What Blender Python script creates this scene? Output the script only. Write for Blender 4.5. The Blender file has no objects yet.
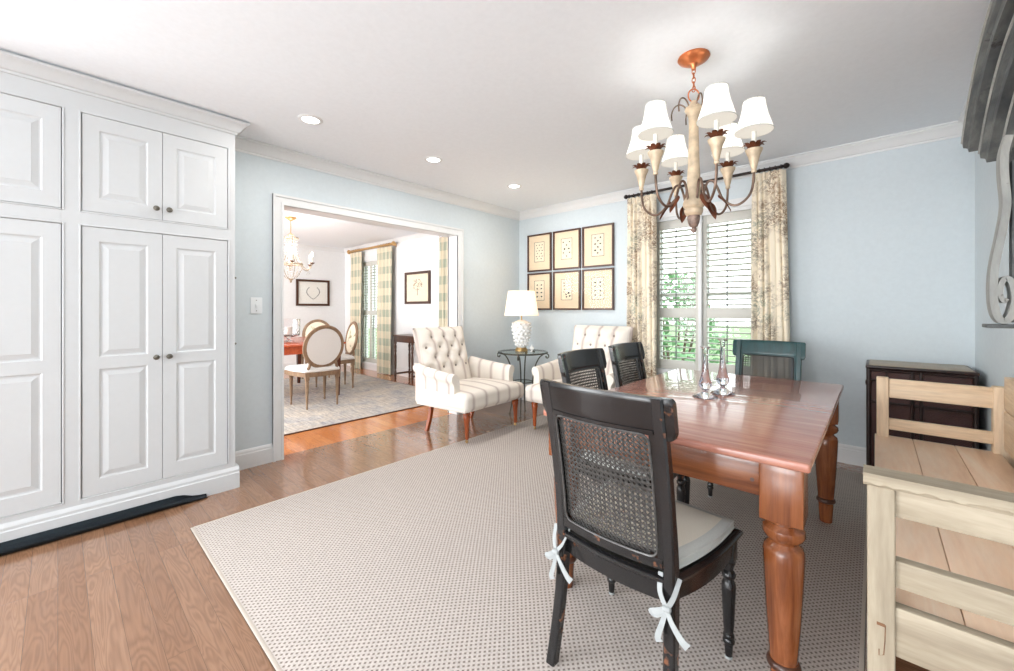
import bpy, math, random
from mathutils import Vector, Matrix
random.seed(7)
PI = math.pi
scene = bpy.context.scene
COL = scene.collection

# ------------------------------------------------------------------ camera
CAM_Z = 1.193
YAW = 0.736
cam_data = bpy.data.cameras.new('camera')
cam_data.sensor_width = 36.0
cam_data.lens = 406.85 / 1014 * 36.0
cam_data.shift_y = -(335.5 - 308.45) / 1014
cam_data.clip_start = 0.02
cam = bpy.data.objects.new('camera', cam_data)
COL.objects.link(cam)
cam.location = (0, 0, CAM_Z)
cam.rotation_euler = (PI / 2, 0, YAW)
scene.camera = cam

# ------------------------------------------------------------------ view
scene.view_settings.view_transform = 'Standard'
scene.view_settings.look = 'None'
scene.view_settings.gamma = 1.0
scene.view_settings.use_curve_mapping = False
scene.view_settings.exposure = 0.12

# ------------------------------------------------------------------ sky and lights
world = bpy.data.worlds.new('sky')
scene.world = world
world.use_nodes = True
bg = world.node_tree.nodes['Background']
bg.inputs['Color'].default_value = (0.93, 0.97, 1.0, 1)
bg.inputs['Strength'].default_value = 4.5

def area(name, loc, rot, sx, sy, power, color=(1, 1, 1)):
    l = bpy.data.lights.new(name, 'AREA')
    l.shape = 'RECTANGLE'
    l.size = sx; l.size_y = sy
    l.energy = power; l.color = color
    o = bpy.data.objects.new(name, l)
    o.location = loc; o.rotation_euler = rot
    COL.objects.link(o)
    return o

def point(name, loc, power, radius=0.03, color=(1, 1, 1)):
    l = bpy.data.lights.new(name, 'POINT')
    l.energy = power; l.shadow_soft_size = radius; l.color = color
    o = bpy.data.objects.new(name, l)
    o.location = loc
    COL.objects.link(o)
    return o

XL, YB, XR, HC = -3.487, 4.089, 0.49, 2.44
YR = -4.8                     # wall behind the viewer
XF = -8.34                    # far wall of the next room
YF = -0.9                     # its unseen side wall, with an added opening for fill light
# added fill lights for both rooms, standing at invented openings out of view
area('added_fill_rear', (-1.45, YR + 0.03, 1.30), (PI / 2 + math.radians(10), 0, 0), 3.2, 1.9, 26, (0.97, 0.985, 1.0))  # soft fill added behind the viewer, no known window there
area('added_fill_ceiling', (-0.75, YR + 0.25, 0.75), (PI / 2 + math.radians(30), 0, 0), 2.2, 1.1, 92, (0.97, 0.985, 1.0))  # fill added low and tilted up to brighten the ceiling
area('added_fill_left', (XL + 0.03, -2.6, 1.35), (0, -PI / 2 - math.radians(10), math.radians(25)), 1.9, 2.4, 135, (0.97, 0.985, 1.0))  # fill added out of view to brighten the right wall and bench
area('added_fill_next_room', (-5.9, YF + 0.03, 1.30), (PI / 2 + math.radians(15), 0, 0), 3.0, 1.9, 115, (1.0, 0.99, 0.98))  # fill added out of view to brighten the next room

# ------------------------------------------------------------------ materials
def lin(c):
    c = c / 255.0
    return c / 12.92 if c <= 0.04045 else ((c + 0.055) / 1.055) ** 2.4

def rgb(r, g, b):
    return (lin(r), lin(g), lin(b), 1.0)

class NT:
    def __init__(self, name):
        m = bpy.data.materials.new(name)
        m.use_nodes = True
        self.m = m; self.t = m.node_tree
        self.b = self.t.nodes['Principled BSDF']
        self.out = self.t.nodes['Material Output']
        self._tc = None
    def n(self, typ, **kw):
        nd = self.t.nodes.new(typ)
        for k, v in kw.items():
            if k.startswith('i_'):
                nd.inputs[k[2:].replace('_', ' ')].default_value = v
            else:
                setattr(nd, k, v)
        return nd
    def l(self, a, b):
        self.t.links.new(a, b)
    def coord(self, scale=(1, 1, 1), rot=(0, 0, 0), loc=(0, 0, 0)):
        if self._tc is None:
            self._tc = self.n('ShaderNodeTexCoord')
        mp = self.n('ShaderNodeMapping')
        mp.inputs['Scale'].default_value = scale
        mp.inputs['Rotation'].default_value = rot
        mp.inputs['Location'].default_value = loc
        self.l(self._tc.outputs['Object'], mp.inputs['Vector'])
        return mp.outputs['Vector']
    def noise(self, vec, scale=5, detail=3, rough=0.5, dist=0.0):
        nd = self.n('ShaderNodeTexNoise')
        nd.inputs['Scale'].default_value = scale
        nd.inputs['Detail'].default_value = detail
        nd.inputs['Roughness'].default_value = rough
        nd.inputs['Distortion'].default_value = dist
        self.l(vec, nd.inputs['Vector'])
        return nd.outputs['Fac']
    def ramp(self, fac, stops, interp='LINEAR'):
        nd = self.n('ShaderNodeValToRGB')
        cr = nd.color_ramp
        cr.interpolation = interp
        while len(cr.elements) < len(stops):
            cr.elements.new(0.5)
        for e, (p, c) in zip(cr.elements, stops):
            e.position = p
            e.color = c if len(c) == 4 else (*c, 1)
        self.l(fac, nd.inputs['Fac'])
        return nd.outputs['Color']
    def mix(self, fac, a, b, mode='MIX'):
        nd = self.n('ShaderNodeMix', data_type='RGBA', blend_type=mode)
        for sock, v in ((nd.inputs[0], fac), (nd.inputs[6], a), (nd.inputs[7], b)):
            if isinstance(v, (int, float)):
                sock.default_value = v
            elif isinstance(v, tuple):
                sock.default_value = v
            else:
                self.l(v, sock)
        return nd.outputs[2]
    def math(self, op, a, b=None, c=None):
        nd = self.n('ShaderNodeMath', operation=op)
        for i, v in enumerate((a, b, c)):
            if v is None: continue
            if isinstance(v, (int, float)):
                nd.inputs[i].default_value = v
            else:
                self.l(v, nd.inputs[i])
        return nd.outputs[0]
    def sep(self, vec):
        nd = self.n('ShaderNodeSeparateXYZ')
        self.l(vec, nd.inputs[0])
        return nd.outputs
    def color(self, c):
        if isinstance(c, tuple):
            self.b.inputs['Base Color'].default_value = c
        else:
            self.l(c, self.b.inputs['Base Color'])
    def set(self, rough=None, metal=None, spec=None, coat=None, trans=None):
        if rough is not None:
            if isinstance(rough, (int, float)): self.b.inputs['Roughness'].default_value = rough
            else: self.l(rough, self.b.inputs['Roughness'])
        if metal is not None: self.b.inputs['Metallic'].default_value = metal
        if spec is not None: self.b.inputs['Specular IOR Level'].default_value = spec
        if coat is not None: self.b.inputs['Coat Weight'].default_value = coat
        if trans is not None: self.b.inputs['Transmission Weight'].default_value = trans
    def bump(self, h, strength=0.3, dist=0.002):
        nd = self.n('ShaderNodeBump')
        nd.inputs['Strength'].default_value = strength
        nd.inputs['Distance'].default_value = dist
        self.l(h, nd.inputs['Height'])
        self.l(nd.outputs['Normal'], self.b.inputs['Normal'])

M = {}
def paint(key, c, rough=0.5, bump=0.06, var=0.015, metal=0.0, scale=40):
    t = NT(key)
    v = t.coord()
    f = t.noise(v, scale, 3)
    lo = tuple(max(0, x * (1 - var * 2)) for x in c[:3]) + (1,)
    hi = tuple(min(1, x * (1 + var * 2)) for x in c[:3]) + (1,)
    t.color(t.ramp(f, [(0.3, lo), (0.7, hi)]))
    t.set(rough=rough, metal=metal)
    if bump: t.bump(f, bump, 0.002)
    M[key] = t.m
    return t.m

paint('wall_blue', rgb(208, 217, 221), 0.75, 0.05, 0.01)
paint('wall_white', rgb(232, 232, 232), 0.75, 0.05, 0.01)
paint('ceiling_paint', rgb(234, 238, 242), 0.85, 0.05, 0.008)
paint('trim_paint', rgb(225, 226, 226), 0.35, 0.0, 0.004)
paint('cabinet_paint', rgb(203, 205, 206), 0.38, 0.0, 0.004)
paint('backlit_rod_grey', rgb(112, 116, 114), 0.5, 0, 0.05)  # rod's dark silhouette against the window is put into its colour
paint('shutter_paint', rgb(204, 202, 194), 0.4, 0.0, 0.005)  # toned down from white, so the colour holds the backlit shade
paint('black_lacquer_metal', rgb(30, 38, 44), 0.16, 0.0, 0.05, 0.6)
paint('iron', rgb(86, 86, 80), 0.45, 0.1, 0.12, 0.8)
paint('nickel', rgb(120, 116, 106), 0.3, 0.03, 0.1, 0.9)
paint('copper', rgb(206, 124, 78), 0.3, 0.08, 0.12, 0.75, 20)
paint('rust_leaf', rgb(112, 64, 42), 0.45, 0.1, 0.2, 0.5, 25)
paint('finial_brown', rgb(138, 116, 104), 0.5, 0.15, 0.25, 0.1, 40)
paint('bronze_arm', rgb(120, 98, 84), 0.4, 0.1, 0.25, 0.6, 18)
paint('antique_cream', rgb(208, 188, 160), 0.45, 0.12, 0.12, 0.15, 24)
paint('rod_iron', rgb(46, 38, 36), 0.45, 0.05, 0.1, 0.5)
paint('aged_brass', rgb(176, 160, 136), 0.4, 0.08, 0.1, 0.4)
paint('gilt', rgb(196, 156, 104), 0.4, 0.08, 0.1, 0.5)
paint('candle_white', rgb(240, 236, 226), 0.5, 0, 0.01)
paint('ceramic', rgb(240, 240, 238), 0.18, 0.0, 0.01)
paint('gold_base', rgb(168, 140, 92), 0.35, 0.05, 0.15, 0.7)
paint('dark_frame', rgb(74, 44, 30), 0.35, 0.06, 0.15, 0, 60)
paint('mat_board', rgb(233, 212, 182), 0.8, 0, 0.01)
paint('print_paper', rgb(238, 224, 198), 0.8, 0, 0.03)
paint('ink', rgb(58, 54, 50), 0.8, 0, 0.2)
paint('ink_brown', rgb(120, 84, 58), 0.8, 0, 0.2)
paint('ink_pale', rgb(150, 150, 146), 0.8, 0, 0.2)
paint('white_mat', rgb(232, 230, 224), 0.8, 0, 0.01)
paint('dark_grass', rgb(96, 124, 78), 0.9, 0.1, 0.15, 0, 6)
paint('leaf_green', rgb(108, 150, 104), 0.7, 0.1, 0.2, 0, 8)
paint('bark', rgb(96, 78, 62), 0.9, 0.2, 0.2)
paint('ribbon', rgb(168, 171, 171), 0.8, 0.05, 0.02)
paint('cushion_cloth', rgb(218, 212, 198), 0.9, 0.12, 0.02, 0, 300)
paint('cushion_edge', rgb(190, 192, 188), 0.9, 0.12, 0.03, 0, 300)
paint('brass_wheel', rgb(190, 160, 110), 0.3, 0, 0.1, 0.9)
paint('button_cloth', rgb(150, 138, 130), 0.9, 0.05, 0.05)
paint('oval_cloth', rgb(222, 220, 216), 0.9, 0.08, 0.02, 0, 200)
paint('plate_white', rgb(232, 236, 238), 0.35, 0, 0.003)

def emit(key, c, strength):
    t = NT(key)
    t.color(c)
    t.b.inputs['Emission Color'].default_value = c
    t.b.inputs['Emission Strength'].default_value = strength
    M[key] = t.m
emit('downlight_glow', (1, 0.98, 0.94, 1), 6)
emit('bulb_glow', (1, 0.9, 0.75, 1), 6)
emit('candle_bulb_glow', (1, 0.93, 0.82, 1), 5)

def shade_mat(key, c, e, estr, seams=False):
    t = NT(key)
    t.color(c)
    t.set(rough=0.9)
    tr = t.n('ShaderNodeBsdfTranslucent')
    tr.inputs['Color'].default_value = c
    mx = t.n('ShaderNodeMixShader')
    mx.inputs[0].default_value = 0.45
    t.l(t.b.outputs[0], mx.inputs[1]); t.l(tr.outputs[0], mx.inputs[2])
    t.l(mx.outputs[0], t.out.inputs['Surface'])
    t.b.inputs['Emission Color'].default_value = e
    t.b.inputs['Emission Strength'].default_value = estr
    v = t.coord()
    t.bump(t.noise(v, 250, 2), 0.05)
    M[key] = t.m
shade_mat('silk_shade', rgb(238, 236, 232), (1, 0.98, 0.95, 1), 0.26)
shade_mat('linen_shade', rgb(246, 236, 222), (1, 0.90, 0.78, 1), 0.30)

def glass_mat(key, tint=(1, 1, 1, 1), gloss=0.08, rough=0.02, fres=0.8):
    t = NT(key)
    tr = t.n('ShaderNodeBsdfTransparent'); tr.inputs['Color'].default_value = tint
    gl = t.n('ShaderNodeBsdfGlossy'); gl.inputs['Roughness'].default_value = rough
    lw = t.n('ShaderNodeFresnel'); lw.inputs['IOR'].default_value = 1.45
    geo = t.n('ShaderNodeNewGeometry')
    f = t.math('ADD', t.math('MULTIPLY', lw.outputs[0], fres), gloss * 0.2)
    f = t.math('MULTIPLY', f, t.math('SUBTRACT', 1.0, geo.outputs['Backfacing']))
    mx = t.n('ShaderNodeMixShader')
    t.l(f, mx.inputs[0]); t.l(tr.outputs[0], mx.inputs[1]); t.l(gl.outputs[0], mx.inputs[2])
    t.l(mx.outputs[0], t.out.inputs['Surface'])
    M[key] = t.m
glass_mat('window_glass', (0.97, 0.99, 0.98, 1))
glass_mat('table_glass', (0.86, 0.9, 0.87, 1), 0.2)
glass_mat('picture_glass', (1, 1, 1, 1), 0.0, 0.08, 0.3)
def solid_glass(key, c):
    t = NT(key)
    t.color(c); t.set(rough=0.02, trans=1.0)
    t.b.inputs['IOR'].default_value = 1.45
    M[key] = t.m
solid_glass('lilac_glass', (0.90, 0.91, 0.99, 1))
solid_glass('crystal', (0.97, 0.97, 0.98, 1))

def wood(key, stops, axis='X', scale=1.0, rough=0.35, bump=0.1, stretch=14, coat=0.0, spots=None, fine=0.35):
    """grain runs along axis"""
    t = NT(key)
    s = {'X': (1, stretch, stretch), 'Y': (stretch, 1, stretch), 'Z': (stretch, stretch, 1)}[axis]
    s = tuple(x * scale for x in s)
    v = t.coord(scale=s)
    f = t.noise(v, 2.2, 6, 0.62, 0.6)
    v2 = t.coord(scale=tuple(x * 4 for x in s))
    f2 = t.noise(v2, 3.0, 3, 0.6)
    c = t.ramp(f, stops)
    c = t.mix(fine, c, t.ramp(f2, [(0.3, (0.55, 0.5, 0.45, 1)), (0.62, (1, 1, 1, 1))]), 'MULTIPLY')
    if spots:
        v3 = t.coord()
        f3 = t.noise(v3, spots[1], 4, 0.7)
        c = t.mix(t.ramp(f3, [(spots[2], (0, 0, 0, 1)), (spots[2] + 0.06, (1, 1, 1, 1))]), c, spots[0])
    t.color(c)
    t.set(rough=rough, coat=coat)
    t.bump(f2, bump, 0.002)
    M[key] = t.m

for ax in 'XYZ':
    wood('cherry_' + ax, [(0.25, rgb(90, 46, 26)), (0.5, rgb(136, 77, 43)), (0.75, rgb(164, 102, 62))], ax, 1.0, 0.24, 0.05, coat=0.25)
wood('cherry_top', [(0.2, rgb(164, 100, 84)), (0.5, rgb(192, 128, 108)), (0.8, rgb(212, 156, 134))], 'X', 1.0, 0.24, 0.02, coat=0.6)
wood('cherry_dark', [(0.25, rgb(60, 30, 22)), (0.7, rgb(104, 56, 38))], 'Z', 1, 0.25, 0.05)
for ax in 'XYZ':
    wood('pine_' + ax, [(0.2, rgb(206, 172, 136)), (0.5, rgb(232, 206, 174)), (0.8, rgb(244, 224, 198))], ax, 0.8, 0.6, 0.12, 10)
    wood('grey_pine_' + ax, [(0.2, rgb(134, 120, 102)), (0.5, rgb(166, 153, 132)), (0.8, rgb(194, 181, 160))], ax, 0.8, 0.65, 0.2, 9,
         spots=((0.07, 0.055, 0.035, 1), 9, 0.70))
wood('pine_seat', [(0.2, rgb(226, 184, 148)), (0.45, rgb(246, 214, 184)), (0.8, rgb(252, 234, 212))], 'Y', 0.7, 0.5, 0.08, 9, fine=0.12)
for ax in 'XYZ':
    wood('ebony_' + ax, [(0.2, rgb(16, 16, 18)), (0.7, rgb(34, 33, 34))], ax, 1, 0.26, 0.04, 12, coat=0.2,
         spots=(rgb(124, 80, 56), 9, 0.615))
wood('teal_Z', [(0.2, rgb(6, 44, 46)), (0.7, rgb(14, 74, 76))], 'Z', 1, 0.28, 0.04, 12, coat=0.2)
wood('turned_leg', [(0.25, rgb(108, 46, 18)), (0.6, rgb(160, 78, 36))], 'Z', 1, 0.25, 0.03)
wood('bleached_oak', [(0.25, rgb(112, 86, 64)), (0.7, rgb(154, 126, 98))], 'Z', 1, 0.6, 0.1)
wood('mahogany', [(0.25, rgb(58, 34, 24)), (0.7, rgb(92, 56, 40))], 'Z', 1, 0.3, 0.04)
wood('red_mahogany', [(0.25, rgb(164, 60, 28)), (0.7, rgb(206, 94, 48))], 'X', 1, 0.22, 0.04)
wood('weathered', [(0.2, rgb(58, 62, 66)), (0.5, rgb(94, 98, 98)), (0.8, rgb(142, 143, 138))], 'Y', 0.8, 0.7, 0.3, 5,
     spots=(rgb(64, 62, 62), 10, 0.62))
wood('weathered_light', [(0.2, rgb(126, 128, 126)), (0.5, rgb(164, 165, 161)), (0.8, rgb(194, 193, 187))], 'Z', 0.8, 0.7, 0.3, 5,
     spots=(rgb(110, 108, 104), 9, 0.66))

def planks(key, dark, mid, light, rough):
    t = NT(key)
    v = t.coord()
    br = t.n('ShaderNodeTexBrick')
    br.offset = 0.37; br.offset_frequency = 3
    br.inputs['Scale'].default_value = 1.0
    br.inputs['Brick Width'].default_value = 1.3
    br.inputs['Row Height'].default_value = 0.083
    br.inputs['Mortar Size'].default_value = 0.0006
    br.inputs['Mortar Smooth'].default_value = 0.2
    br.inputs['Color1'].default_value = (0.0, 0, 0, 1)
    br.inputs['Color2'].default_value = (1, 1, 1, 1)
    br.inputs['Mortar'].default_value = (0.3, 0.3, 0.3, 1)
    t.l(v, br.inputs['Vector'])
    tone = br.outputs['Color']
    # cathedral grain: contour rings of a stretched noise, shifted per plank
    mp = t.n('ShaderNodeMapping'); mp.inputs['Scale'].default_value = (1.1, 9.0, 1)
    off = t.n('ShaderNodeVectorMath', operation='MULTIPLY_ADD')
    t.l(tone, off.inputs[0]); off.inputs[1].default_value = (3.1, 1.7, 0); t.l(v, off.inputs[2])
    t.l(off.outputs[0], mp.inputs['Vector'])
    n1 = t.noise(mp.outputs[0], 1.6, 2, 0.45, 0.4)
    rings = t.math('FRACT', t.math('MULTIPLY', n1, 17.0))
    ringv = t.math('ABSOLUTE', t.math('SUBTRACT', rings, 0.5))
    mp2 = t.n('ShaderNodeMapping'); mp2.inputs['Scale'].default_value = (5, 130, 1)
    t.l(off.outputs[0], mp2.inputs['Vector'])
    fine = t.noise(mp2.outputs[0], 1.0, 3, 0.6)
    base = t.ramp(tone, [(0.0, dark), (0.5, mid), (1.0, light)])
    c = t.mix(0.38, base, t.ramp(ringv, [(0.05, (0.55, 0.45, 0.36, 1)), (0.38, (1.08, 1.06, 1.04, 1))]), 'MULTIPLY')
    c = t.mix(0.30, c, t.ramp(fine, [(0.3, (0.55, 0.5, 0.45, 1)), (0.65, (1, 1, 1, 1))]), 'MULTIPLY')
    c = t.mix(br.outputs['Fac'], c, tuple(x * 0.35 for x in dark[:3]) + (1,))
    t.color(c)
    t.set(rough=rough, spec=0.6, coat=0.6)
    t.b.inputs['Coat Roughness'].default_value = 0.12
    t.bump(ringv, 0.04, 0.001)
    M[key] = t.m
planks('oak_floor', rgb(146, 107, 80), rgb(153, 114, 87), rgb(160, 122, 95), 0.16)
planks('orange_floor', rgb(200, 122, 66), rgb(208, 132, 76), rgb(216, 142, 86), 0.18)

def rug_mat():
    t = NT('sisal')
    v = t.coord(rot=(0, 0, 0))
    big = t.noise(v, 1.2, 3)
    fib = t.noise(v, 160, 3)
    x, y, z = t.sep(t.coord(scale=(1 / 0.022, 1 / 0.025, 1)))
    sx = t.math('ABSOLUTE', t.math('SUBTRACT', t.math('FRACT', x), 0.5))
    sy = t.math('ABSOLUTE', t.math('SUBTRACT', t.math('FRACT', y), 0.5))
    d1 = t.math('ADD', sx, sy)
    knot = t.math('ABSOLUTE', t.math('SUBTRACT', d1, 0.5))
    dots = t.ramp(knot, [(0.20, (0, 0, 0, 1)), (0.33, (1, 1, 1, 1))])
    c = t.ramp(fib, [(0.3, rgb(184, 175, 168)), (0.7, rgb(208, 199, 192))])
    c = t.mix(0.15, c, t.ramp(big, [(0.3, (0.82, 0.8, 0.79, 1)), (0.7, (1, 1, 1, 1))]), 'MULTIPLY')
    c = t.mix(t.math('MULTIPLY', dots, 0.85), c, rgb(112, 100, 93))
    t.color(c)
    t.set(rough=0.95, spec=0.1)
    t.bump(dots, -0.4, 0.003)
    M['sisal'] = t.m
rug_mat()
paint('rug_backing', rgb(78, 58, 46), 0.95, 0.1, 0.05)
paint('rug_binding', rgb(196, 186, 175), 0.95, 0.1, 0.03, 0, 200)

def oriental():
    t = NT('faded_rug')
    v = t.coord()
    a = t.noise(v, 3.0, 5, 0.7, 0.5)
    v2 = t.coord(scale=(1, 9, 1))
    b = t.noise(v2, 5, 4, 0.7)
    c = t.ramp(a, [(0.3, rgb(118, 128, 146)), (0.45, rgb(176, 172, 170)), (0.6, rgb(206, 192, 172)), (0.75, rgb(150, 156, 170))])
    c = t.mix(0.5, c, t.ramp(b, [(0.35, rgb(140, 134, 132)), (0.6, rgb(222, 214, 204))]))
    k = t.noise(v, 60, 2)
    c = t.mix(0.3, c, t.ramp(k, [(0.35, (0.3, 0.32, 0.38, 1)), (0.6, (1, 1, 1, 1))]), 'MULTIPLY')
    t.color(c); t.set(rough=0.95, spec=0.1)
    t.bump(k, 0.3)
    M['faded_rug'] = t.m
oriental()

def stripes(key, axis):
    t = NT(key)
    x = t.sep(t.coord())['XYZ'.index(axis)]
    p = 0.165
    ph = t.math('FRACT', t.math('ADD', t.math('DIVIDE', x, p), 10.5))
    d = t.math('ABSOLUTE', t.math('SUBTRACT', ph, 0.5))
    wide = t.ramp(d, [(0.0, (1, 1, 1, 1)), (0.05, (0.9, 0.9, 0.9, 1)), (0.10, (0.2, 0.2, 0.2, 1)), (0.14, (0.35, 0.35, 0.35, 1)), (0.17, (0, 0, 0, 1))])
    c = t.mix(wide, rgb(236, 228, 218), rgb(196, 182, 174))
    f = t.noise(t.coord(), 400, 2)
    c = t.mix(0.12, c, t.ramp(f, [(0.35, (0.6, 0.58, 0.55, 1)), (0.6, (1, 1, 1, 1))]), 'MULTIPLY')
    t.color(c); t.set(rough=0.95, spec=0.15)
    t.bump(f, 0.15)
    M[key] = t.m
stripes('stripe_x', 'X'); stripes('stripe_y', 'Y')

def toile():
    t = NT('toile')
    v = t.coord(scale=(1, 0.4, 1))
    a = t.noise(v, 13, 6, 0.75, 1.6)
    ridg = t.math('ABSOLUTE', t.math('SUBTRACT', a, 0.5))
    vines = t.ramp(ridg, [(0.0, (1, 1, 1, 1)), (0.028, (0.75, 0.75, 0.75, 1)), (0.05, (0, 0, 0, 1))])
    zone = t.ramp(t.noise(t.coord(scale=(1, 0.4, 0.8)), 5.5, 3, 0.6), [(0.42, (0, 0, 0, 1)), (0.58, (1, 1, 1, 1))])
    fac = t.math('MULTIPLY', vines, zone)
    blot = t.ramp(t.noise(v, 34, 4, 0.75), [(0.54, (0, 0, 0, 1)), (0.61, (1, 1, 1, 1))])
    fac2 = t.math('MULTIPLY', blot, zone)
    tint = t.ramp(t.noise(v, 3.0, 2), [(0.40, rgb(150, 116, 86)), (0.5, rgb(132, 116, 102)), (0.60, rgb(146, 154, 138))])
    c = t.mix(fac, rgb(240, 228, 206), tint)
    c = t.mix(t.math('MULTIPLY', fac2, 0.75), c, tint)
    t.color(c); t.set(rough=0.9, spec=0.1)
    M['toile'] = t.m
toile()

def plaid():
    t = NT('plaid')
    x, y, z = t.sep(t.coord())
    fx = t.math('LESS_THAN', t.math('FRACT', t.math('ADD', t.math('DIVIDE', x, 0.12), 50)), 0.5)
    fz = t.math('LESS_THAN', t.math('FRACT', t.math('DIVIDE', z, 0.26)), 0.5)
    s = t.math('MULTIPLY', t.math('ADD', fx, fz), 0.5)
    c = t.ramp(s, [(0.1, rgb(224, 212, 188)), (0.5, rgb(204, 198, 176)), (0.9, rgb(166, 172, 154))])
    t.color(c); t.set(rough=0.9, spec=0.1)
    t.bump(t.noise(t.coord(), 200, 2), 0.1)
    M['plaid'] = t.m
plaid()

def wicker():
    t = NT('wicker')
    v = t.coord(scale=(1, 1, 1))
    x, y, z = t.sep(v)
    a = t.math('SINE', t.math('MULTIPLY', t.math('ADD', x, y), 420))
    b = t.math('SINE', t.math('MULTIPLY', z, 420))
    w = t.math('MULTIPLY', a, b)
    f = t.noise(v, 4, 3)
    c = t.mix(t.ramp(w, [(0.3, (0, 0, 0, 1)), (0.7, (1, 1, 1, 1))]), rgb(56, 27, 24), rgb(112, 62, 52))
    c = t.mix(0.4, c, t.ramp(f, [(0.3, (0.6, 0.5, 0.5, 1)), (0.7, (1.1, 1, 1, 1))]), 'MULTIPLY')
    t.color(c); t.set(rough=0.35)
    t.bump(w, 0.4, 0.003)
    M['wicker'] = t.m
wicker()
paint('wicker_frame', rgb(42, 24, 20), 0.35, 0.1, 0.2, 0, 40)
paint('wicker_top', rgb(158, 140, 114), 0.35, 0.1, 0.06, 0, 60)
paint('cane_black', rgb(74, 72, 70), 0.25, 0.05, 0.15, 0, 60)
paint('cane_dark', rgb(34, 36, 36), 0.4, 0.05, 0.2, 0, 60)

def sprig():
    t = NT('sprig_cloth')
    v = t.coord()
    f = t.noise(v, 9, 3, 0.6, 1.0)
    t.color(t.ramp(f, [(0.55, rgb(232, 220, 198)), (0.62, rgb(150, 150, 110)), (0.7, rgb(180, 140, 110))]))
    t.set(rough=0.9)
    M['sprig_cloth'] = t.m
sprig()

# ------------------------------------------------------------------ mesh builder
class MB:
    def __init__(self):
        self.v = []; self.f = []
        self.x = Matrix.Identity(4)
    def add(self, vs, fs):
        o = len(self.v)
        self.v += [self.x @ Vector(p) for p in vs]
        self.f += [tuple(i + o for i in f) for f in fs]
        return self
    def box(self, x0, x1, y0, y1, z0, z1, r=0.0, k=2):
        if x0 > x1: x0, x1 = x1, x0
        if y0 > y1: y0, y1 = y1, y0
        if z0 > z1: z0, z1 = z1, z0
        if r <= 0:
            vs = [(x, y, z) for x in (x0, x1) for y in (y0, y1) for z in (z0, z1)]
            return self.add(vs, [(0, 1, 3, 2), (4, 6, 7, 5), (0, 4, 5, 1), (2, 3, 7, 6), (0, 2, 6, 4), (1, 5, 7, 3)])
        return self.rbox(((x0 + x1) / 2, (y0 + y1) / 2, (z0 + z1) / 2), (x1 - x0, y1 - y0, z1 - z0), r, k)
    def rbox(self, c, s, r, k=2, fn=None, n=0):
        h = [q / 2 for q in s]
        r = min(r, min(h) * 0.98)
        axes = []
        for a in range(3):
            lo = [-h[a] + r * (1 - math.cos(PI / 2 * i / k)) * 1.0 for i in range(k + 1)]
            mid = [(-h[a] + r) + (2 * h[a] - 2 * r) * (i + 1) / (n + 1) for i in range(n)]
            axes.append(lo + mid + [-q for q in reversed(lo)])
        idx = {}; vs = []; fs = []
        def vid(p):
            key = tuple(round(q, 6) for q in p)
            if key not in idx:
                inner = [max(-h[a] + r, min(h[a] - r, p[a])) for a in range(3)]
                d = Vector([p[a] - inner[a] for a in range(3)])
                q = Vector(inner) + (d.normalized() * r if d.length > 1e-9 else d)
                q = Vector((q.x + c[0], q.y + c[1], q.z + c[2]))
                if fn: q = Vector(fn(q))
                idx[key] = len(vs); vs.append(q)
            return idx[key]
        for a in range(3):
            b, cc = (a + 1) % 3, (a + 2) % 3
            for sgn in (-1, 1):
                for i in range(len(axes[b]) - 1):
                    for j in range(len(axes[cc]) - 1):
                        q = []
                        for (ii, jj) in ((i, j), (i + 1, j), (i + 1, j + 1), (i, j + 1)):
                            p = [0, 0, 0]
                            p[a] = sgn * h[a]; p[b] = axes[b][ii]; p[cc] = axes[cc][jj]
                            q.append(vid(p))
                        if sgn < 0: q.reverse()
                        if len(set(q)) == 4: fs.append(tuple(q))
                        elif len(set(q)) == 3:
                            u = []
                            [u.append(w) for w in q if w not in u]
                            fs.append(tuple(u))
        return self.add(vs, fs)
    def tube(self, path, rad, n=8, cap=True, closed=False):
        P = [Vector(p) for p in path]
        N = len(P)
        R = rad if isinstance(rad, (list, tuple)) else [rad] * N
        T = []
        for i in range(N):
            if closed: t = P[(i + 1) % N] - P[i - 1]
            else: t = P[min(i + 1, N - 1)] - P[max(i - 1, 0)]
            T.append(t.normalized() if t.length > 1e-9 else Vector((0, 0, 1)))
        up = Vector((0, 0, 1)) if abs(T[0].z) < 0.9 else Vector((1, 0, 0))
        u = (up - T[0] * up.dot(T[0])).normalized()
        vs = []; fs = []
        for i in range(N):
            u = (u - T[i] * u.dot(T[i]))
            u = u.normalized() if u.length > 1e-6 else T[i].orthogonal().normalized()
            w = T[i].cross(u)
            for k in range(n):
                a = 2 * PI * k / n
                vs.append(P[i] + (u * math.cos(a) + w * math.sin(a)) * R[i])
        for i in range(N if closed else N - 1):
            for k in range(n):
                a = i * n + k; b = i * n + (k + 1) % n
                i2 = (i + 1) % N
                fs.append((a, b, i2 * n + (k + 1) % n, i2 * n + k))
        if cap and not closed:
            fs.append(tuple(reversed(range(n))))
            fs.append(tuple((N - 1) * n + k for k in range(n)))
        return self.add(vs, fs)
    def cyl(self, a, b, r0, r1=None, n=16):
        return self.tube([a, b], [r0, r0 if r1 is None else r1], n)
    def lathe(self, prof, c=(0, 0, 0), n=20, axis=None):
        mtx = axis or Matrix.Identity(3)
        vs = []; fs = []
        for (r, z) in prof:
            for k in range(n):
                a = 2 * PI * k / n
                vs.append(mtx @ Vector((r * math.cos(a), r * math.sin(a), z)) + Vector(c))
        for i in range(len(prof) - 1):
            for k in range(n):
                a = i * n + k; b = i * n + (k + 1) % n
                fs.append((a, b, b + n, a + n))
        if prof[0][0] > 1e-6: fs.append(tuple(reversed(range(n))))
        if prof[-1][0] > 1e-6: fs.append(tuple((len(prof) - 1) * n + k for k in range(n)))
        return self.add(vs, fs)
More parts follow.
